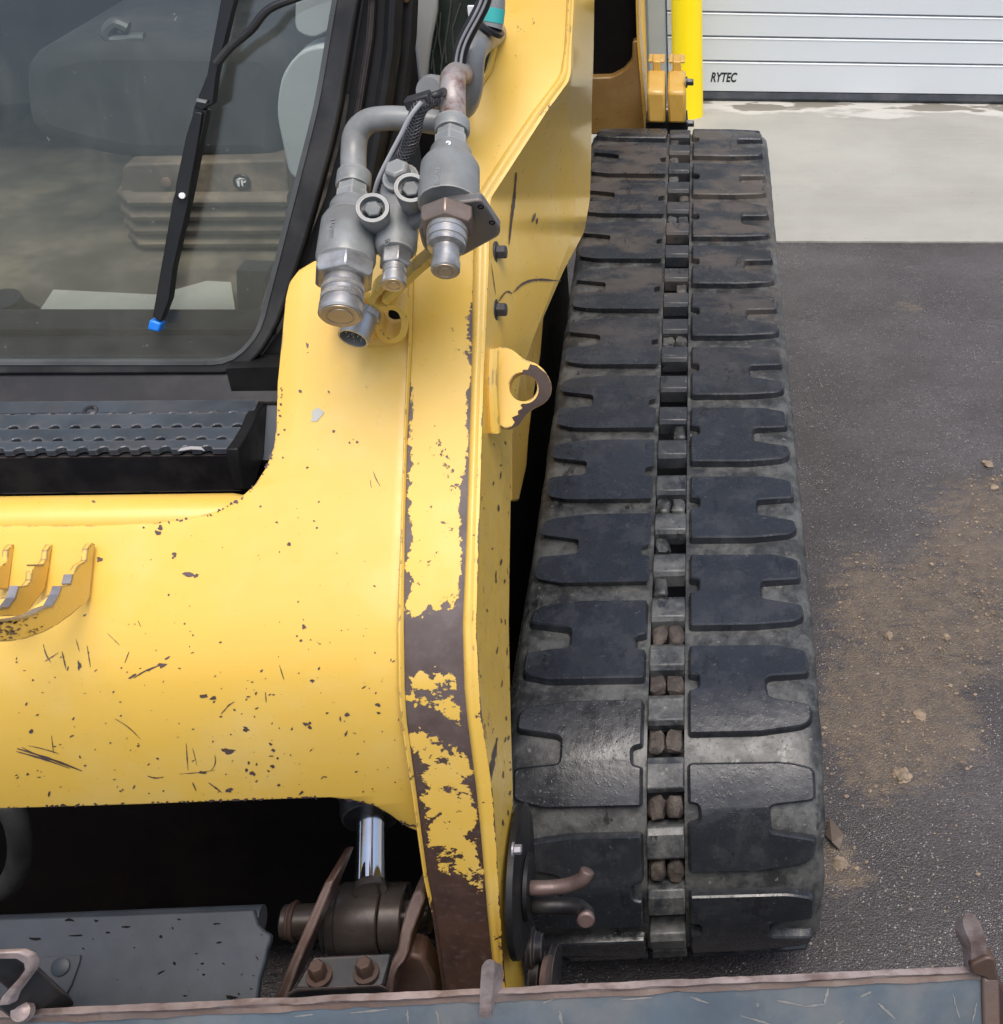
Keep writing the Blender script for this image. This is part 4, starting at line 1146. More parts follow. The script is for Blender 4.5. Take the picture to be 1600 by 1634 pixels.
# light grey trim at the right, lever console, mats
soft('cab_side_trim', [(478, 80), (530, 70), (535, 180), (500, 290), (462, 285), (440, 180), (448, 120)], .42, .05, M['cabgrey'], cab, 22, .008)
soft('cab_side_bezel', [(472, -30), (540, -40), (540, 40), (500, 62), (470, 50)], .43, .05, M['cabgrey'], cab, 14, .008)
pxprism('floor_mat', [(85, 462), (250, 470), (330, 448), (368, 450), (380, 525), (110, 525), (60, 500)], M['mat'], cab, (0, 0, -.01), Z=cz+.02)
soft('floor_pedal', [(376, 430), (428, 432), (400, 524), (380, 522)], .30, .03, M['cabin'], cab, 5, .006)
soft('door_threshold', [(-240, 524), (425, 524), (420, 580), (-240, 585)], .19, .05, M['black_steel'], cab, 4, .004)
c_ = at(25, 500, Y=.30); bm = NB(); add_lathe(bm, c_+Vector((0, 0, -.06)), (0, -.2, 1), [(0, .04), (.02, .036), (.03, .04), (.045, .03), (.06, .033), (.075, .022), (.09, .02)], 24); obj('lever_boot', bm, M['wiper'], cab)
bm = NB(); add_tube(bm, spline([at(205, 45, Y=.62), at(185, 38, Y=.62), at(172, 52, Y=.62), at(180, 64, Y=.62), at(215, 62, Y=.62), at(232, 62, Y=.62)]), .009, 10); obj('seat_belt_buckle', bm, M['lip'], cab)
pxprism('reflection_panel', [(-150, -60), (60, -60), (75, 60), (40, 140), (-150, 230)], M['cabgrey'], cab, (0, .02, 0), Y=1.25)  # added pale panel stands in for a bright reflection in the glass

# wiper
wp = tag(empty('wiper', tuple(dp(300, 260, .03)), None, None)); wp.parent = cab; wp.location = dp(300, 260, .03)-world_loc(cab)
def barpx(name, pts, off, th, mat, parent, bevel=.001):
    bm = NB(); add_prism(bm, [dp(x, y, off) for x, y in pts], -DN*th); return obj(name, bm, mat, parent, bevel=bevel)
barpx('wiper_arm', [(352, -60), (352, 0), (330, 120), (310, 170), (322, 176), (340, 165), (345, 120), (377, -10), (383, -60)], .035, .012, M['wiper'], wp)
barpx('wiper_blade', [(310, 168), (284, 290), (275, 320), (243, 505), (256, 514), (270, 478), (276, 430), (302, 318), (330, 176)], .032, .014, M['wiper'], wp)
barpx('wiper_cover', [(297, 215), (279, 300), (282, 318), (300, 318), (316, 225), (322, 180), (309, 178)], .037, .008, M['wiper'], wp)
barpx('wiper_clip', [(314, 157), (330, 160), (328, 165), (313, 162)], .040, .004, M['nickel'], wp, 0)
barpx('blade_tip', [(238, 510), (256, 516), (253, 531), (234, 526)], .034, .016, M['blue_cap'], wp, .002)
bm = NB(); add_lathe(bm, dp(291, 312, .037), DN, [(0, .0032), (.002, .0032), (.0022, .0015)], 14); obj('wiper_pin', bm, M['badge'], wp)
bm = NB(); add_tube(bm, spline([dp(346, 101, .036), dp(368, 75, .042), dp(400, 48, .048), (dp(430, 14, .05)), dp(490, -10, .05), dp(560, -40, .05)], 6), .0042, 10); obj('wiper_link', bm, M['rubber_seal'], wp)
M['lip2'] = M['lip']

# --- black cab corner, window strip and cracked dark side glass right of the door
pxprism('cab_corner_panel', [(600, -80), (860, -80), (800, 130), (720, 420), (470, 440), (540, 260)], M['black'], cab, (0, .02, 0), Y=.42)
pxprism('window_strip', [(650, -40), (699, -40), (697, 20), (689, 60), (683, 100), (680, 140), (674, 152), (668, 140), (662, 80)], M['cabgrey'], cab, (0, .012, 0), Y=.31, bevel=.003)
pxprism('post_cap', [(634, -30), (652, -30), (652, 6), (640, 6)], M['brownsteel'], cab, (0, .02, 0), Y=.22, bevel=.003)
M['darkglass'] = simple('dark_side_glass', (.012, .022, .018), .12, bump=0, dust=(.05, .06, .05), dustamt=.5)
pxprism('side_glass', [(694, -60), (800, -60), (790, 120), (760, 170), (700, 170), (682, 130), (690, 60)], M['darkglass'], cab, (0, .006, 0), Y=.335)
bm = NB()
for pts in (((703, 20), (700, 60), (705, 95), (702, 138)), ((720, 0), (716, 35), (710, 70), (712, 100)), ((735, 5), (722, 45), (724, 90)), ((710, 70), (703, 110)), ((690, 80), (694, 135)), ((745, 15), (748, 28)), ((696, 20), (698, 50), (690, 88), (688, 110))):
    add_tube(bm, [at(x, y, Y=.333) for x, y in pts], .0009, 5)
obj('glass_cracks', bm, M['lip'], cab)

# --- hydraulic quick coupler block
hyd = tag(empty('hydraulic_block', (-.2, -.12, 1.18), None, None)); hyd.parent = loader; hyd.location = Vector((-.2, -.12, 1.18))-world_loc(loader)
NAX = Vector((.06, -.88, -.47)).normalized()
MAX_ = Vector((.12, -.68, .72)).normalized()
Al = at(563, 300, Y=-.085); Am = at(639, 300, Y=-.085); Ar = at(721, 212, Y=-.085)
def lath(name, base, axis, prof, mat, n=28, rot=0., smooth=35, bevel=0):
    bm = NB(); add_lathe(bm, base, axis, prof, n, rot); return obj(name, bm, mat, hyd, smooth=smooth, bevel=bevel)
# left line
lath('pipe_collar', Al, NAX, [(-.017, .0125), (-.015, .0143), (-.002, .0146), (0, .0135)], M['castgrey'])
lath('pipe_nut', Al, NAX, [(0, .0128), (.008, .0132), (.0081, .0142), (.02, .0142)], M['castgrey'], 6, .3, bevel=.0008)
lath('valve_body', Al, NAX, [(.017, .0150), (.022, .0172), (.033, .0176), (.034, .0200), (.040, .0226), (.078, .0238), (.083, .0225), (.085, .02)], M['castgrey'], 36)
lath('hex_nut', Al, NAX, [(.0835, .0225), (.086, .0252), (.0975, .0252), (.101, .0225)], M['zinc'], 6, .25, bevel=.0009)
lath('coupler_sleeve', Al, NAX, [(.100, .0155), (.107, .0158), (.1075, .0163), (.1125, .0163), (.113, .0156), (.116, .0156), (.1165, .0164), (.122, .0164), (.1225, .0157), (.125, .0158), (.1255, .0170), (.134, .0173), (.1355, .0160)], M['nickel'], 40)
# knurled bands
for d0, d1 in ((.1078, .1122), (.1168, .1217)):
    bm = NB(); ex, ey, ez = frame_of(NAX)
    for k in range(60):
        a0 = 2*math.pi*k/60
        for sg_ in (-1, 1):
            p0_, p1_ = [Al+ez*d_+(ex*math.cos(a0+s_)+ey*math.sin(a0+s_))*.01645 for d_, s_ in ((d0, 0), (d1, sg_*.10))]
            add_tube(bm, [p0_, p1_], .00034, 4, caps=False)
    obj('knurl', bm, M['nickel'], hyd, smooth=0)
lath('coupler_face', Al, NAX, [(.1350, .0148), (.1362, .0145), (.1362, .0110), (.1357, .0108), (.1357, .0098), (.1364, .0095), (.1364, .0002)], M['capface'], 36)
# middle line
lath('pilot_body', Am, NAX, [(-.016, .012), (-.010, .0158), (.008, .0166), (.066, .0168), (.071, .0145), (.072, .012)], M['castgrey'], 32)
lath('hex_nut', Am, NAX, [(.0705, .0112), (.072, .0127), (.085, .0127), (.087, .0112)], M['zinc'], 6, .1, bevel=.0007)
lath('pilot_coupler', Am, NAX, [(.086, .0094), (.093, .0094), (.0935, .0086), (.096, .0086), (.0965, .0098), (.104, .0101), (.105, .0092)], M['nickel'], 28)
lath('coupler_face', Am, NAX, [(.1045, .0088), (.1056, .0085), (.1056, .0058), (.1051, .0056), (.1051, .0048), (.1057, .0046), (.1057, .0002)], M['capface'], 24)
# right line
lath('pipe_collar', Ar, NAX, [(-.014, .0128), (-.012, .0145), (-.002, .0147), (0, .0137)], M['brownpaint'] if 'brownpaint' in M else M['castgrey'])
lath('pipe_nut', Ar, NAX, [(0, .0126), (.008, .0130), (.0081, .0146), (.021, .0146)], M['castgrey'], 6, .5, bevel=.0008)
lath('valve_body', Ar, NAX, [(.018, .0150), (.022, .0168), (.030, .0178), (.034, .0210), (.040, .0238), (.076, .0246), (.080, .0240)], M['castgrey'], 36)
P0 = Ar+NAX*.079
fl = [onplane(x, y, P0, NAX) for x, y in corner([(668, 352), (684, 330), (712, 312), (768, 305), (799, 352), (797, 363), (738, 396), (700, 400), (676, 384)], 8)]
bm = NB(); add_prism(bm, fl, NAX*.009); obj('mounting_flange', bm, M['flangeshade'], hyd, bevel=.0012)
for x, y in ((767, 330), (785, 355)):
    c_ = onplane(x, y, P0+NAX*.009, NAX); bm = NB(); add_lathe(bm, c_-NAX*.003, NAX, [(0, .0026), (.0034, .0026), (.0036, .0018), (.001, .0016)], 14); obj('flange_hole', bm, M['void'], hyd)
lath('hex_nut', Ar, NAX, [(.0885, .0205), (.091, .0228), (.102, .0228), (.1055, .0200)], M['brownsteel'], 6, .45, bevel=.0009)
lath('plug_stem', Ar, NAX, [(.104, .0158), (.110, .0160), (.1105, .0150), (.1125, .0150), (.113, .0158), (.118, .0156), (.1185, .0146), (.120, .0146), (.1205, .0150), (.124, .0148), (.126, .0105), (.138, .0103), (.139, .0112), (.147, .0112), (.148, .0102)], M['zinc'], 36)
lath('coupler_face', Ar, NAX, [(.1476, .0098), (.1486, .0095), (.1486, .0062), (.1482, .006), (.1482, .0053), (.1486, .0051), (.1486, .0002)], M['capface'], 24)
# webs joining the three bodies
BK = NAX.cross(Vector((1, 0, 0))).normalized(); BK = BK if BK.y > 0 else -BK
bm = NB(); add_prism(bm, [Al+NAX*.030+MAX_*.004, Al+NAX*.074+MAX_*.004, Am+NAX*.054+MAX_*.004, Am+NAX*.020+MAX_*.004], BK*.014); obj('casting_web', bm, M['castgrey'], hyd, bevel=.003, seg=3)
bm = NB(); add_prism(bm, [Am+NAX*.004+MAX_*.003, Am+NAX*.050+MAX_*.003, Ar+NAX*.076+MAX_*.003, Ar+NAX*.034+MAX_*.003], BK*.014); obj('casting_web', bm, M['castgrey'], hyd, bevel=.003, seg=3)
# two round ports with hex plugs
for x, y in ((594, 331), (655, 299)):
    c_ = at(x, y, Y=-.150 if x < 600 else -.145)
    bm = NB(); add_lathe(bm, c_, MAX_, [(-.036, .0105), (-.022, .0118), (-.002, .0136), (0, .0130), (0, .0100), (-.006, .0096)], 32); o_ = obj('port_boss', bm, M['castgrey'], hyd)
    bm = NB(); add_lathe(bm, c_, MAX_, [(-.0062, .0094), (-.006, .0094)], 24); obj('port_recess', bm, M['void'], hyd, smooth=0)
    bm = NB(); add_lathe(bm, c_, MAX_, [(-.006, .0074), (-.0022, .0074), (-.0012, .0066)], 6, .2); obj('port_plug', bm, M['plugsteel'], hyd, smooth=30, bevel=.0005)
hexbolt('vent_plug', at(640, 286, Y=-.10), Vector((-.1, -.45, .88)), .0105, .014, M['castgrey'], hyd, rot=.5)
# raised casting letters
def cast_text(body, x, y, Ac, rad, ang_px, size):
    """letters wrapped flat on the body, reading down the axis"""
    p_ = at(x, y, Y=-.15)
    rel = p_-Ac; d_ = rel.dot(NAX); r_ = (rel-NAX*d_)
    v_ = (CAM-p_).normalized(); v_ = (v_-NAX*v_.dot(NAX)).normalized()
    side = NAX.cross(v_)
    for it in range(8):
        # slide along the view ray onto the cylinder
        rel = p_-Ac; d_ = rel.dot(NAX); rr_ = (rel-NAX*d_).length
        p_ = p_+(CAM-p_).normalized()*(rad-rr_)
    rel = p_-Ac; d_ = rel.dot(NAX); n_ = (rel-NAX*d_).normalized()
    text_obj('cast_lettering', body, M['castletter'], hyd, p_+n_*.0003, NAX, n_.cross(NAX), size, extr=.0003, bold=.0001)
M['castletter'] = simple('casting_letters', (.19, .20, .197), .4, bump=0)
cast_text('PAT.PEND', 617, 350, Am, .0153, 0, .0062)
cast_text('4BCHEH', 695, 268, Ar, .0240, 0, .0058)
cast_text('1 UNSER', 528, 350, Al, .0232, 0, .0056)
text_obj('white_mark', '2', M['badge'], hyd, Ar+NAX*.0275+MAX_*.0182+Vector((-.003, 0, 0)), (1, .05, 0), -NAX, .009, extr=.0003, bold=.0003)
text_obj('white_mark', 'JAB', M['badge'], hyd, Al+NAX*.0345+MAX_*.0188+Vector((-.004, 0, 0)), NAX, (1, .05, 0), .0055, extr=.0003, bold=.0003)
# pipes
M['rustpipe'] = simple('rust_flaked_pipe', (.30, .27, .255), .45, metal=.3, dust=(.15, .06, .04), dustamt=1., dsc=60, bump=.5, bsc=120)
bm = NB(); add_tube(bm, spline([Al-NAX*.010, at(564, 245, Y=-.055), at(568, 214, Y=-.045), at(585, 195, Y=-.042), at(612, 189, Y=-.042), at(655, 190, Y=-.042), at(712, 197, Y=-.042)], 10), .0108, 24); obj('elbow_pipe', bm, M['pipegrey'], hyd, smooth=60)
bm = NB(); add_tube(bm, spline([Ar-NAX*.008, at(722, 170, Y=-.055), at(722, 140, Y=-.04), at(724, 124, Y=-.025), at(735, 117, Y=.0), at(750, 122, Y=.03)], 10), .0110, 24); obj('rusty_pipe', bm, M['rustpipe'], hyd, smooth=60)
bm = NB(); add_tube(bm, spline([at(806, 46, Y=.20), at(788, 52, Y=.12), at(768, 64, Y=.05), at(754, 82, Y=.02), at(750, 105, Y=.015), at(748, 140, Y=.02), at(738, 168, Y=.03), at(715, 176, Y=.04)], 10), .0125, 24); obj('return_pipe', bm, M['pipegrey'], hyd, smooth=60)
bm = NB(); add_tube(bm, [at(781, 44, Y=.045), at(785, 20, Y=.05), at(788, -60, Y=.06)], .0115, 22); obj('hose_ferrule', bm, M['pipegrey'], hyd, smooth=60)
bm = NB(); add_tube(bm, [at(784, 40, Y=.044), at(780, 46, Y=.044)], .0138, 22); obj('hose_ring', bm, M['hose'], hyd, smooth=40)
bm = NB(); add_tube(bm, [at(784.5, 12, Y=.0505), at(782, 35, Y=.047)], .0122, 22, caps=False); obj('teal_tape', bm, M['teal'], hyd, smooth=60)
bm = NB(); add_lathe(bm, at(715, 150, Y=.06), (-.3, -.8, .3), [(0, .016), (.03, .016), (.035, .013)], 24); obj('blanking_cap', bm, M['pipegrey'], hyd)
# braided loom with pale tracer wire and clip
def braid(name, pts, r, mat):
    path_ = spline(pts, 14); bm = NB(); add_tube(bm, path_, [r*(1+.035*(i % 2)) for i in range(len(path_))], 14); o_ = obj(name, bm, mat, hyd, smooth=60)
    # helical strands
    L = [0.]
    for a_, b_ in zip(path_, path_[1:]): L.append(L[-1]+(b_-a_).length)
    bm = NB()
    for h in range(8):
        for sg_ in (1, -1):
            P = []; ref = Vector((1, 0, 0))
            for i, p_ in enumerate(path_):
                t_ = (path_[min(i+1, len(path_)-1)]-path_[max(0, i-1)]).normalized()
                e1 = (ref-t_*ref.dot(t_)).normalized(); e2 = t_.cross(e1)
                a_ = sg_*L[i]/(r*4.2)*2*math.pi+h*math.pi/4
                P.append(p_+(e1*math.cos(a_)+e2*math.sin(a_))*r*1.03)
            add_tube(bm, P, r*.085, 4, caps=False)
    obj(name+'_strands', bm, M['strand'], hyd, smooth=0)
M['strand'] = simple('braid_strand', (.06, .06, .065), .4, bump=0)
braid('braided_loom', [at(686, 160, Y=-.072), at(673, 168, Y=-.08), at(664, 185, Y=-.082), at(658, 215, Y=-.083), at(646, 245, Y=-.084), at(626, 275, Y=-.085), at(608, 305, Y=-.085), at(603, 330, Y=-.082)], .0062, M['hose'])
bm = NB(); add_tube(bm, spline([at(672, 163, Y=-.09), at(655, 185, Y=-.093), at(640, 214, Y=-.094), at(620, 252, Y=-.094), at(604, 285, Y=-.094), at(596, 312, Y=-.09)], 8), .0019, 8); obj('tracer_wire', bm, M['wire'], hyd)
bm = NB(); add_box(bm, at(668, 160, Y=-.075), (.022, .016, .009), Matrix.Rotation(R(-18), 3, 'Y')); add_box(bm, at(690, 160, Y=-.07), (.012, .012, .008)); obj('loom_clip', bm, M['hose'], hyd, bevel=.0015)
bm = NB(); add_tube(bm, spline([at(678, 158, Y=-.072), at(700, 150, Y=-.07), at(715, 142, Y=-.03)], 6), .0035, 10); obj('clip_tail', bm, M['hose'], hyd)
up_c = [(778, -30), (772, 2), (760, 28), (747, 52), (738, 72), (733, 92), (731, 118)]
bm = NB(); add_tube(bm, spline([at(x, y, Y=-.005) for x, y in up_c], 8), .0062, 14); obj('harness_sleeve', bm, M['hose'], hyd)
for dx in (-5, 3):
    bm = NB(); add_tube(bm, spline([at(x+dx, y, Y=-.0115) for x, y in up_c], 8), .0012, 6); obj('harness_tracer', bm, M['wire'], hyd)
bm = NB(); add_box(bm, at(753, 22, Y=.02), (.006, .005, .014)); obj('wire_tag', bm, M['badge'], hyd)
# electrical connector under the left coupler
nc_ = Vector((-.22, -.86, -.46)).normalized(); cc = at(563, 541, Y=-.118)
bm = NB(); add_lathe(bm, cc, nc_, [(-.030, .0150), (-.024, .0152), (-.0238, .0128), (-.002, .0136), (0, .0136), (0, .0120), (-.012, .0116)], 32); con = obj('round_connector', bm, M['zinc'], hyd)
bm = NB(); add_lathe(bm, cc, nc_, [(-.0125, .0118), (-.012, .0118)], 24); obj('connector_insert', bm, M['hose'], hyd, smooth=0)
exx, eyy, _ = frame_of(nc_)
for k in range(10):
    a_ = 2*math.pi*k/7; rr_ = .0075 if k < 7 else .003
    if k >= 7: a_ = 2*math.pi*k/3
    bm = NB(); add_lathe(bm, cc+(exx*math.cos(a_)+eyy*math.sin(a_))*rr_-nc_*.012, nc_, [(0, .0009), (.008, .0009), (.009, .0004)], 8); obj('connector_pin', bm, M['nickel'], hyd)
bm = NB(); add_lathe(bm, cc-nc_*.026, nc_, [(-.004, .0165), (.002, .0165)], 6, .3); obj('connector_nut', bm, M['zinc'], hyd, smooth=30, bevel=.0008)
# yellow guard behind the couplers: bent strap and its gusset
def strap(name, pts, w, th, mat, parent):
    P = spline([at(x, y, Y=Y_) for x, y, Y_ in pts], 6); bm = NB(); wv = Vector((0, -w, -w*.3))
    for a_, b_ in zip(P, P[1:]): 
        d_ = (b_-a_).normalized(); n_ = d_.cross(wv).normalized()*th/2
        add_prism(bm, [a_+n_-d_*.0004, b_+n_+d_*.0004, b_-n_+d_*.0004, a_-n_-d_*.0004], wv)
    bmesh.ops.remove_doubles(bm, verts=bm.verts[:], dist=.0001)
    return obj(name, bm, mat, parent, smooth=50)
strap('guard_strap', [(612, 440, -.078), (602, 450, -.078), (600, 462, -.078), (612, 468, -.078), (632, 466, -.078), (646, 474, -.078), (651, 492, -.078), (647, 510, -.078), (632, 519, -.078), (617, 515, -.078), (608, 501, -.078), (597, 492, -.078), (582, 494, -.078), (570, 500, -.078)], .02, .006, M['yellow_clean'], hyd)
strap('guard_strap', [(700, 385, -.078), (668, 412, -.078), (640, 440, -.08), (620, 456, -.08)], .022, .006, M['yellow_clean'], hyd)
bm = NB(); add_lathe(bm, at(634, 497, Y=-.055)+Vector((0, -.006, 0)), (0, -.67, .74), [(0, .0062), (.004, .0062)], 18); obj('guard_hole', bm, M['void'], hyd)
bm = NB(); add_box(bm, at(622, 480, Y=-.085), (.014, .003, .004), Matrix.Rotation(R(22), 3, 'Y')); obj('guard_slot', bm, M['void'], hyd)
pxprism('connector_bracket', [(516, 500), (530, 484), (575, 484), (596, 500), (602, 530), (598, 545), (570, 536), (540, 525), (520, 515)], M['yellow_clean'], hyd, (0, .03, 0), Y=-.095, bevel=.004)
bm = NB(); P_ = [at(x, y, Y=-.092) for x, y in ((590, 540), (620, 548), (650, 538))]
add_tube(bm, spline([at(580, 520, Y=-.07), at(600, 528, Y=-.066), at(625, 528, Y=-.062), at(650, 522, Y=-.055)], 5), [.008]*3+[.017]*10+[.015]*3, 24); obj('guard_tube', bm, M['yellow'], hyd)

# --- details on the arm's right side
for x, y in ((789, 402), (789, 494)):
    hexbolt('arm_bolt', at(x, y, X=-.1475), (1, -.05, .02), .0072, .010, M['steeldark'], arm, rot=.1)
EP = at(830, 622, Y=-.075); EN = Vector((.06, -.80, .60)).normalized()
EYE = [(780, 562), (800, 557), (820, 562), (838, 578), (856, 583), (872, 596), (881, 614), (879, 632), (868, 645), (850, 653), (838, 664), (828, 679), (812, 687), (797, 684), (786, 660), (782, 600)]
def flat_sheet(name, outline, holes, p0_, n_, off, thick, mat, parent, bevel=0, smooth=35):
    ex = (Vector((1, 0, 0))-n_*n_.x).normalized(); ey = n_.cross(ex)
    o_ = p0_+n_*off; f2 = lambda q: ((onplane(*q, o_, n_)-o_).dot(ex), (onplane(*q, o_, n_)-o_).dot(ey))
    bm = NB(); add_sheet(bm, [f2(q) for q in outline], [[f2(q) for q in h] for h in holes], o_, ex, ey, thick)
    return obj(name, bm, mat, parent, bevel=bevel, smooth=smooth)
HOLE = circle(837, 621, 22, 24, 23)
eye = flat_sheet('lifting_eye', corner(EYE, 10), [HOLE], EP, EN, -.018, .018, M['yellow'], arm, bevel=.002)
jr = random.Random(4)
bare = [(846, 581), (856, 583.5), (872, 597), (880, 614), (878, 632), (867, 644), (850, 652), (838, 663), (828, 678), (812, 686)]
jag = [(822, 675), (817, 667), (828, 662), (825, 655), (833, 652), (830, 647)]
bare += [(x+jr.uniform(-1.5, 1.5), y+jr.uniform(-1.5, 1.5)) for x, y in jag]
bare += [(837+22.4*math.cos(a_), 621+23.4*math.sin(a_)) for a_ in [math.pi*.55-k*math.pi*1.1/14 for k in range(15)]]
bare += [(834, 590), (842, 590)]
M['bareeye'] = simple('bare_brown_steel', (.050, .033, .028), .7, var=.3, bump=.3, dust=(.08, .065, .06), dustamt=.4, spec=.2)
flat_sheet('eye_bare_steel', bare, [], EP, EN, .0004, .0003, M['bareeye'], arm, smooth=0)
bm = NB(); add_tube(bm, [at(786, 560, X=-.146), at(784, 610, X=-.146), at(788, 690, X=-.146)], .006, 10); obj('eye_weld', bm, M['yellow_side2'] if 'yellow_side2' in M else M['yellow'], arm)

def proj_x(p):
    d = p-CAM; return PX+F*d.dot(RT)/d.dot(FWD)
def side_pt(x, y, off=.0006):
    r_ = interp(ARM, y); X, v = onprof(r_[3], y); a_ = prof3(X, v, .001); b_ = sil3(y, r_[4])
    lo_, hi_ = 0., 1.
    for _ in range(24):
        m_ = (lo_+hi_)/2
        if proj_x(a_.lerp(b_, m_)) < x: lo_ = m_
        else: hi_ = m_
    return a_.lerp(b_, lo_)+Vector((off+.001*lo_, -off, 0))
def side_scratch(pts, w, bm):
    P = [Vector((x, y, 0)) for x, y in pts]; P = [p for p in spline(P, 6)]; L = []; Q = []
    for i, p in enumerate(P):
        t = (P[min(i+1, len(P)-1)]-P[max(0, i-1)]).normalized(); ww = w*(.3+.7*math.sin(math.pi*(i+.3)/len(P)))*rnd.uniform(.5, 1.2)
        L.append(side_pt(p.x-t.y*ww/2, p.y+t.x*ww/2)); Q.append(side_pt(p.x+t.y*ww/2, p.y-t.x*ww/2))
    for i in range(len(L)-1): add_poly(bm, [L[i], L[i+1], Q[i+1], Q[i]])
bm = NB()
side_scratch([(823, 275), (820, 310), (815, 350), (811, 390)], 5, bm); side_scratch([(792, 484), (806, 466), (816, 468)], 3, bm); side_scratch([(818, 466), (834, 452), (856, 446), (893, 448)], 4, bm)
side_scratch([(783, 420), (790, 470)], 1.2, bm); side_scratch([(853, 340), (848, 354)], 4, bm); side_scratch([(856, 347), (855, 357)], 3, bm); side_scratch([(792, 1176), (786, 1210), (780, 1250)], 7, bm)
for i in range(34):
    y = rnd.uniform(640, 1500); r_ = interp(ARM, y); x = lerp(r_[3], r_[4], rnd.random()**.6); l = rnd.uniform(2, 12)
    try: side_scratch([(x, y), (x+rnd.uniform(-2, 2), y+l)], rnd.uniform(1, 3.2), bm)
    except ValueError: pass
tag(obj('side_scratches', bm, M['primer'], arm, smooth=0, fix=False), kind='stuff')
# --- rear of the machine beyond the track
rear = tag(empty('rear_frame', (-.1, 1.85, .8), None, None)); rear.parent = loader; rear.location = Vector((-.1, 1.85, .8))-world_loc(loader)
YR = 1.93
pxprism('rear_panel', corner([(940, 124), (976, 123), (996, 112), (1008, 96), (1009, 66), (1018, 64), (1024, 110), (1033, 215), (940, 215)], 6), M['yellow_shaded'] if 'yellow_shaded' in M else M['yellow_tan'], rear, (0, .06, 0), Y=YR, bevel=.006)
pxprism('engine_bay', [(930, -90), (1017, -90), (1019, 60), (1022, 140), (930, 140)], M['void'], rear, (0, .1, 0), Y=YR+.03)  # near-black slab stands in for the shade of the engine hollow
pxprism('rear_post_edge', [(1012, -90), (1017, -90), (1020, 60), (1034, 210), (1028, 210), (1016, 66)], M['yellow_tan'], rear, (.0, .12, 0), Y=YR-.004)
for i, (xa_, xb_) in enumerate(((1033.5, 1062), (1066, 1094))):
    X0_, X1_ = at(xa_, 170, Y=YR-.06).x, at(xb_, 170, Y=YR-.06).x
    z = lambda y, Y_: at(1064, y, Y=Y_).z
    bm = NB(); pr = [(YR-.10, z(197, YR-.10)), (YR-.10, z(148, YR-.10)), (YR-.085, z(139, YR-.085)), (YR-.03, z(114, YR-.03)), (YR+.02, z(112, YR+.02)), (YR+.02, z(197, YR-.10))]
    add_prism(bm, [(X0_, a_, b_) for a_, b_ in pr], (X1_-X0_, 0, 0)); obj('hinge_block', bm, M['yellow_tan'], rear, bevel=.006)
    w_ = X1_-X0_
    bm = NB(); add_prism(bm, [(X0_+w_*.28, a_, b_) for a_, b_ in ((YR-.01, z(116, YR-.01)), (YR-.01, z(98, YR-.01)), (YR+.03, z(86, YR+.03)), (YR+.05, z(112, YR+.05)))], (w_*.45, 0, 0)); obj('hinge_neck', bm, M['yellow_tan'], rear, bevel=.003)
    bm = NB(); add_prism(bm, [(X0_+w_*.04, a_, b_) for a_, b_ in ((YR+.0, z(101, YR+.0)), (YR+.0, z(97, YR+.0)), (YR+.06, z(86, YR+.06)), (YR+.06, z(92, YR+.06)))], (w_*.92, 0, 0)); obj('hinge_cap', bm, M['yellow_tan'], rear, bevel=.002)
pxprism('rear_sill', [(1030, 196), (1096, 196), (1097, 214), (1030, 214)], M['black'], rear, (0, .1, 0), Y=YR-.085)
for x, y in ((1096, 131), (1097, 197)): hexbolt('hinge_bolt', at(x-2, y, Y=YR-.07), (1, 0, 0), .009, .016, M['steeldark'], rear)

# --- tilt cylinder and coupler at the foot of the arms
cpl = tag(empty('attachment_coupler', (-.4, -.3, .5), None, None)); cpl.parent = loader; cpl.location = Vector((-.4, -.3, .5))-world_loc(loader)
pA, pB = at(200, 1598, Y=-.385), at(200, 1462, Y=-.325)
cu = (pB-pA); cu.x = 0; cu.normalize(); CNV = Vector((1, 0, 0)).cross(cu); CNV = CNV if CNV.z > 0 else -CNV
PLT = [(-260, 1476), (0, 1467), (200, 1460), (410, 1452), (413, 1462), (417, 1476), (427, 1486), (437, 1492), (436, 1503), (431, 1516), (428, 1535), (420, 1560), (414, 1602), (412, 1640), (-260, 1680)]
flat_sheet('coupler_plate', PLT, [], pA, CNV, -.010, .010, M['plategrey'], cpl, bevel=.002)
xr_ = onplane(410, 1455, pA, CNV).x
bm = NB(); q_ = onplane(0, 1466, pA, CNV)
add_tube(bm, [(-1.3, q_.y+.004, q_.z-.020), (xr_, q_.y+.004, q_.z-.020)], .013, 24); obj('plate_roll', bm, M['plategrey'], cpl)
flat_sheet('bolt_pad', [(44, 1530), (131, 1524), (128, 1538), (116, 1572), (106, 1590), (60, 1590)], [], pA, CNV, 0, .003, M['plategrey'], cpl, bevel=.001)
c_ = onplane(97, 1543, pA+CNV*.003, CNV); bm = NB(); add_lathe(bm, c_, CNV, [(0, .008), (.002, .008), (.003, .006)], 18); obj('pad_plug', bm, M['plategrey'], cpl)
cr = random.Random(8); bm = NB()
def fl_chip(x, y, r, asp, ang):
    pts = []
    for k in range(8):
        a_ = 2*math.pi*k/8; q = r*(1+cr.uniform(-.4, .4)); dx, dy = math.cos(a_)*q*asp, math.sin(a_)*q
        pts.append(onplane(x+dx*math.cos(ang)-dy*math.sin(ang), y+dx*math.sin(ang)+dy*math.cos(ang), pA+CNV*.0006, CNV))
    add_poly(bm, pts)
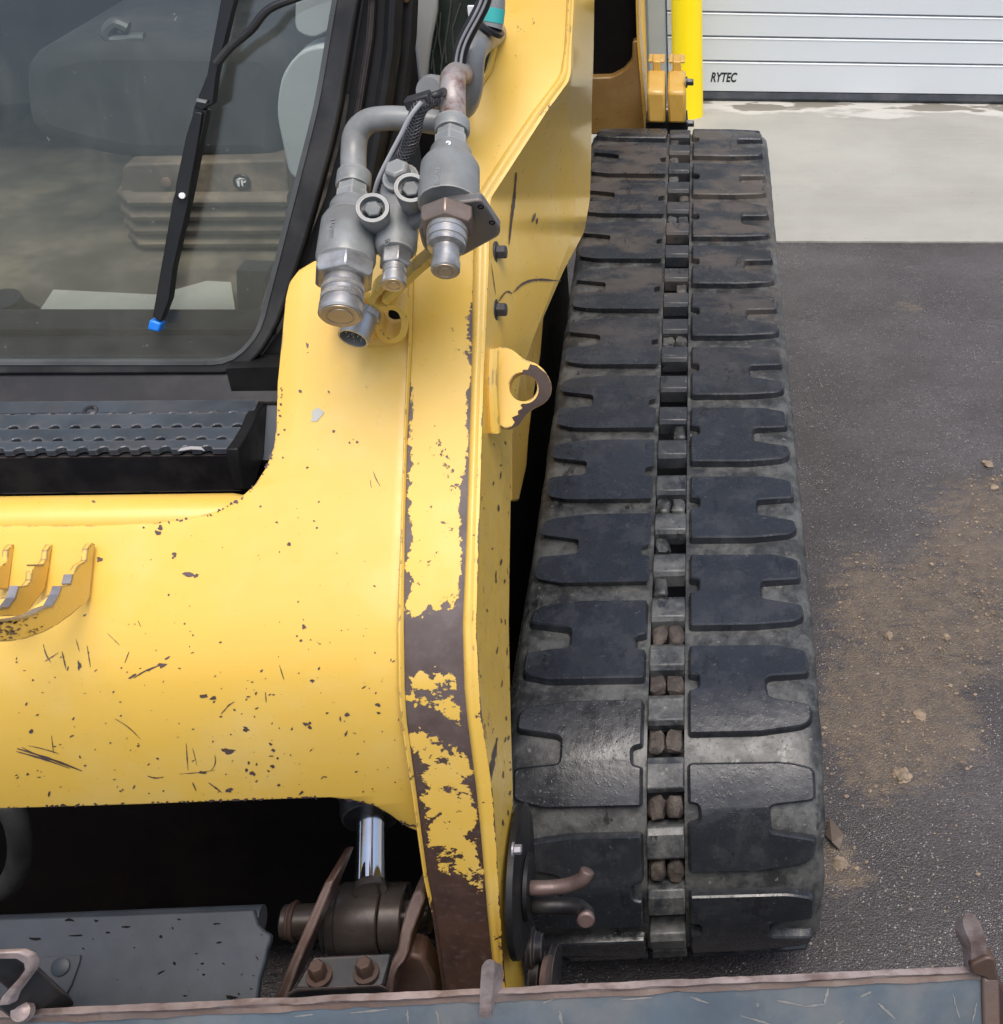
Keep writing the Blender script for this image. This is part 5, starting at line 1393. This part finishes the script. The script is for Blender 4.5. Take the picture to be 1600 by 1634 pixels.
for x, y, r, a_, g_ in ((110, 1468, 3, 4, 0), (153, 1469, 3, 1.6, 0), (201, 1479, 2.5, 4.5, .1), (172, 1488, 2, 3, 0), (120, 1493, 2.2, 6, -.05), (55, 1498, 3, 4.5, 0), (257, 1494, 3.6, 1, 0), (346, 1474, 2, 4, -.05), (350, 1504, 2, 4, -.2), (278, 1537, 3.4, 1.2, -1), (256, 1552, 2.2, 4.5, -.5), (322, 1538, 2.6, 1.7, -.2), (324, 1555, 2.2, 2, 0), (295, 1589, 1.6, 4, 0), (368, 1591, 4, 3, 0), (285, 1467, 2, 2.5, 0)): fl_chip(x, y, r*.72, a_, g_)
for i in range(26): fl_chip(cr.uniform(0, 425), cr.uniform(1480, 1595), cr.choice((.5, .7, 1.)), cr.choice((1, 2, 3)), cr.uniform(-1, 1))
tag(obj('paint_chips', bm, M['void'], cpl, smooth=0, fix=False), kind='stuff')
# cylinder
rb0, rb1 = at(590, 1416, Y=-.205), at(592, 1270, Y=-.10)
bm = NB(); add_lathe(bm, rb0, rb1-rb0, [(0, .0158), ((rb1-rb0).length+.06, .0158)], 32); obj('cylinder_rod', bm, M['chrome'], cpl)
ax_ = (rb1-rb0).normalized(); g0 = at(560, 1294, Y=-.10)
bm = NB(); add_lathe(bm, rb0+ax_*((rb1-rb0).length-.028), ax_, [(0, .030), (.008, .033), (.03, .033), (.031, .037), (.4, .037)], 32); obj('cylinder_barrel', bm, M['black_steel'], cpl)
bm = NB(); add_lathe(bm, rb0-ax_*.004, ax_, [(0, .0175), (.006, .0172), (.009, .016)], 24); obj('oily_seal', bm, M['greasy'], cpl)
ec = at(578, 1466, Y=-.205)
xx = lambda x, y=1466: at(x, y, Y=-.205).x
def seg_x(name, x0, x1, r, mat, y=0, ch=.0015):
    a_, b_ = xx(x0), xx(x1); bm = NB(); add_lathe(bm, (a_, ec.y, ec.z), (1, 0, 0), [(0, r-ch), (ch, r), (b_-a_-ch, r), (b_-a_, r-ch)], 40); return obj(name, bm, mat, cpl)
seg_x('pin_washer', 522, 531, .034, M['greasy']); seg_x('eye_seal', 531, 545, .0375, M['greasy']); seg_x('cylinder_eye', 545, 613, .0385, M['greasy2'] if 'greasy2' in M else M['greasy']); seg_x('eye_bush', 614, 650, .0365, M['greasy'])
seg_x('pivot_pin', 450, 690, .018, M['greasy'])
for x, r_ in ((452, .017), (459, .0195), (466, .022)): seg_x('pin_ring', x, x+6, r_, M['rustbolt'])
pxprism('coupler_ear', [(518, 1408), (533, 1404), (524, 1428), (500, 1486), (476, 1540), (458, 1590), (452, 1606), (434, 1606), (441, 1586), (462, 1536), (488, 1476)], M['rustplate'], cpl, (0, .07, -.03), pl=(at(487, 1500, Y=-.29), Vector((0, -.72, .69))), bevel=.002)
pxprism('coupler_ear', corner([(660, 1424), (672, 1420), (678, 1434), (668, 1462), (656, 1492), (651, 1520), (644, 1536), (634, 1546), (628, 1562), (624, 1600), (608, 1600), (612, 1568), (622, 1540), (634, 1518), (638, 1490), (648, 1452)], 6), M['rustplate'], cpl, (0, .07, -.03), pl=(at(645, 1500, Y=-.29), Vector((0, -.72, .69))), bevel=.002)
pxprism('ear_base_plate', [(468, 1578), (500, 1526), (624, 1520), (612, 1570), (604, 1578)], M['black_steel'], cpl, (0, .0, -.012), pl=(at(540, 1560, Y=-.345), Vector((0, -.55, .84))), bevel=.002)
pxprism('ear_base_lip', [(456, 1584), (472, 1576), (606, 1570), (620, 1576), (616, 1600), (456, 1606)], M['black_steel'], cpl, (0, .003, -.02), Y=-.372, bevel=.002)
for x, y in ((510, 1556), (585, 1551)):
    c_ = onplane(x, y+4, at(540, 1560, Y=-.345), Vector((0, -.55, .84)))
    hexbolt('coupler_bolt', c_, (0, -.12, 1), .0082, .019, M['rustbolt'], cpl, rot=.4)
pxprism('rusted_web', [(632, 1545), (652, 1524), (676, 1530), (692, 1560), (700, 1620), (618, 1620)], M['rustplate2'] if 'rustplate2' in M else M['rustplate'], cpl, (0, .03, 0), Y=-.285, bevel=.004)
bm = NB(); add_tube(bm, [at(435, 1552, Y=-.33), at(452, 1549, Y=-.33)], .003, 8); obj('cross_wire', bm, M['black_steel'], cpl)
# looped hose in the dark at the left
bm = NB(); hp = [at(38*math.cos(t/14*math.pi-math.pi/2)-5, 1350+70*math.sin(t/14*math.pi-math.pi/2), Y=-.12) for t in range(15)]
add_tube(bm, hp, .013, 16); obj('hose_loop', bm, M['rubber_seal'], cpl, smooth=60)
# pivot disc with two bent lock pins on the outside of the arm
dc = at(822, 1405, X=-.1465)
bm = NB(); add_lathe(bm, dc, (1, 0, 0), [(0, .074), (.002, .077), (.008, .077), (.010, .073)], 48); obj('pivot_disc', bm, M['black'], cpl)
bm = NB(); add_lathe(bm, dc+Vector((.011, .0, -.01)), (1, 0, 0), [(0, .034), (.004, .033), (.006, .028), (.006, .001)], 32); obj('pivot_boss', bm, M['black'], cpl)
hexbolt('disc_bolt', at(817, 1356, X=-.1345), (1, 0, 0), .005, .008, M['wornsteel'], cpl)
YP = dc.y-.012
def pin(name, pts, r, mat):
    bm = NB(); P_ = spline([at(x, y, Y=YP+dy) for x, y, dy in pts], 8); add_tube(bm, P_, [r]*(len(P_)-1)+[r*.8], 16); return obj(name, bm, mat, cpl, smooth=60)
pin('lock_pin', [(822, 1415, .02), (850, 1417, .0), (885, 1416, 0), (912, 1411, 0), (930, 1402, 0), (938, 1388, .004)], .0078, M['rustpin'])
pin('lock_pin', [(832, 1446, .02), (860, 1445, 0), (900, 1445, -.002), (922, 1448, -.006), (934, 1457, -.014), (935, 1466, -.024)], .0086, M['black_steel'])
bm = NB(); add_lathe(bm, at(935, 1466, Y=YP-.024), Vector((.0, -.75, .3)), [(-.002, .0085), (.003, .0092), (.005, .007)], 18); obj('pin_end', bm, M['rustpin'], cpl)
bm = NB(); add_lathe(bm, at(842, 1512, X=-.142), (1, 0, 0), [(0, .021), (.006, .021), (.008, .017), (.016, .014)], 28); obj('pivot_cap', bm, M['black_steel'], cpl)
bm = NB(); add_lathe(bm, at(850, 1548, X=-.14), (1, -.1, 0), [(0, .026), (.010, .026), (.012, .02), (.018, .02), (.019, .028), (.026, .028), (.028, .02)], 28); obj('hinge_cap', bm, M['black_steel'], cpl)
bm = NB(); add_lathe(bm, at(866, 1556, X=-.125), (1, -.1, 0), [(0, .019), (.006, .021), (.008, .015)], 24); obj('hinge_ring', bm, M['rustpin'], cpl)

# ---------------------------------------------------------------- bucket in the foreground
bk = empty('bucket', (-.6, -.75, 0), 'blue grey steel bucket with a rusty worn top edge across the foreground', 'bucket')
YK = -.42
t0, t1, t2 = at(800, 1575.5, Y=YK), at(800, 1586, Y=YK-.009), at(800, 1598, Y=YK-.0105)
XL_, XRr = -1.55, at(1578, 1552, Y=YK).x
M['bucketblue'] = simple('bucket_blue_grey', (.060, .080, .098), .42, var=.2, dust=(.15, .145, .132), dustamt=.5, dsc=10, bump=.25, bsc=60)
M['brownedge'] = simple('brown_rust_band', (.095, .058, .042), .5, dust=(.05, .043, .043), dustamt=.7, dsc=24, bump=.4, bsc=80, bdist=.002)
M['scuff'] = simple('pale_scuff', (.155, .155, .148), .5, var=.2, sc=60)
xsn = [XL_+(XRr-XL_)*k/260 for k in range(261)]
def wob(x, k, a_): return a_*mnoise.noise(Vector((x*28, k*5.1, 0)))+a_*.6*mnoise.noise(Vector((x*90, k*3.3, 4)))
def sweep(name, prof, mat, wobs):
    bm = NB(); rows_ = [[bm.verts.new((x, y+wob(x, k+wobs[k][1], wobs[k][0]), z+wob(x, k+9+wobs[k][1], wobs[k][0]*.6))) for k, (y, z) in enumerate(prof)] for x in xsn]
    for a_, b_ in zip(rows_, rows_[1:]):
        for k in range(len(prof)): bm.faces.new([a_[k], a_[(k+1) % len(prof)], b_[(k+1) % len(prof)], b_[k]])
    bm.faces.new(rows_[0][::-1]); bm.faces.new(rows_[-1])
    return obj(name, bm, mat, bk, smooth=40)
sweep('top_edge', [(t0.y, t0.z), (t1.y, t1.z), (t1.y+.002, t1.z-.006), (t0.y+.001, t0.z-.008)], M['wornedge'], [(.0012, 1), (.0016, 2), (.001, 2), (.0008, 1)])
sweep('edge_band', [(t1.y+.003, t1.z-.004), (t2.y, t2.z), (t2.y+.012, t2.z-.006), (t1.y+.010, t1.z-.008)], M['brownedge'], [(.0006, 3), (.0018, 4), (.0006, 5), (.0004, 6)])
inn = [(t2.y+.002, t2.z-.001), (t2.y-.03, t2.z-.045), (-.54, .40), (-.62, .30), (-.72, .235), (-.85, .215), (-1.08, .21)]
out_ = [(y+.008, z-.008) for y, z in inn]
bm = NB(); add_prism(bm, [(XL_, y, z) for y, z in inn+out_[::-1]], (XRr-XL_, 0, 0)); obj('back_sheet', bm, M['bucketblue'], bk, smooth=40)
for x in (XL_, XRr-.010):
    bm = NB(); add_prism(bm, [(x, y, z) for y, z in [(t0.y+.004, t0.z-.003), (t1.y-.004, t1.z-.004)]+[(-.47, t2.z-.05), (-.62, .5), (-1.08, .25), (-1.08, .195), (-.6, .20), (-.45, .38)]], (.016, 0, 0)); obj('side_plate', bm, M['brownedge'], bk, bevel=.003)
bm = NB(); add_prism(bm, [(XL_, -1.06, .222), (XL_, -1.14, .20), (XL_, -1.06, .20)], (XRr-XL_, 0, 0)); obj('cutting_edge', bm, M['wornedge'], bk, smooth=0)
# the inside of the back sheet carries scuffs
sr = random.Random(21); bm = NB()
i0, i1 = Vector((0, inn[0][0], inn[0][1])), Vector((0, inn[1][0], inn[1][1])); iN = Vector((1, 0, 0)).cross(i1-i0).normalized(); iN = iN if iN.y < 0 or iN.z > 0 else -iN
def scf(x0, y0, x1, y1, w):
    n = 8; L = []; Q = []
    l = math.hypot(x1-x0, y1-y0); nx, ny = -(y1-y0)/l, (x1-x0)/l
    for k in range(n+1):
        t = k/n; ww = w*(.35+.65*math.sin(math.pi*t))*sr.uniform(.5, 1.2); ox = sr.uniform(-1, 1)
        L.append((lerp(x0, x1, t)+nx*ww/2+ox, lerp(y0, y1, t)+ny*ww/2)); Q.append((lerp(x0, x1, t)-nx*ww/2+ox, lerp(y0, y1, t)-ny*ww/2))
    try: add_poly(bm, [onplane(x, y, i0, iN)+iN*.0008 for x, y in L+Q[::-1]])
    except ValueError: pass
for s_ in ((1321, 1576, 1316, 1602, 5), (1316, 1602, 1280, 1606, 4), (1240, 1596, 1280, 1604, 4), (1401, 1600, 1428, 1626, 5), (1520, 1586, 1530, 1625, 3), (1558, 1600, 1552, 1630, 3), (1372, 1590, 1390, 1582, 5), (1336, 1634, 1346, 1628, 5), (893, 1612, 897, 1634, 7), (866, 1600, 892, 1590, 4), (697, 1612, 700, 1634, 4), (650, 1610, 652, 1634, 3), (990, 1595, 1040, 1591, 4), (1100, 1590, 1130, 1600, 4),
           (560, 1616, 620, 1610, 4), (470, 1622, 500, 1618, 4), (1180, 1620, 1230, 1634, 4), (1208, 1600, 1209, 1606, 6)): scf(*s_)
tag(obj('scuff_marks', bm, M['scuff'], bk, smooth=0, fix=False), kind='stuff')
pxprism('edge_lug', corner([(768, 1541), (776, 1531), (787, 1531), (789, 1545), (787, 1575), (783, 1600), (784, 1650), (762, 1650), (765, 1600), (766, 1570)], 5), M['wornedge'], bk, (.003, .016, -.028), Y=-.437, bevel=.0025)
pxprism('edge_lug', corner([(1551, 1560), (1549, 1505), (1538, 1482), (1535, 1466), (1543, 1455), (1554, 1459), (1566, 1476), (1573, 1502), (1577, 1556)], 8), M['wornedge'], bk, (-.003, .012, -.024), Y=-.428, bevel=.003)
pxprism('corner_weld', corner([(1548, 1540), (1575, 1527), (1589, 1530), (1592, 1556), (1608, 1590), (1616, 1650), (1594, 1650), (1588, 1590), (1572, 1560), (1550, 1556)], 8), M['brownedge'], bk, (0, .02, -.01), Y=-.434, bevel=.003)
HK = [(-40, 1523), (0, 1520), (28, 1519), (44, 1526), (51, 1538), (47, 1552), (20, 1588), (14, 1604), (-6, 1606), (2, 1590), (30, 1560), (38, 1548), (36, 1538), (25, 1531), (0, 1531), (-40, 1534)]
pxprism('hook_edge', HK, M['wornedge'], bk, (.004, .006, -.003), Y=-.445, bevel=.0015)
pxprism('hook_plate', HK, M['black_steel'], bk, at(118, 1602, Y=-.412)-at(51, 1540, Y=-.445), Y=-.438)
bm = NB(); q_ = at(22, 1600, Y=-.442); add_lathe(bm, at(35, 1614, Y=-.433), (0, -.6, .8), [(-.004, .009), (.003, .008), (.005, .004)], 18); obj('hook_weld', bm, M['wornedge'], bk)
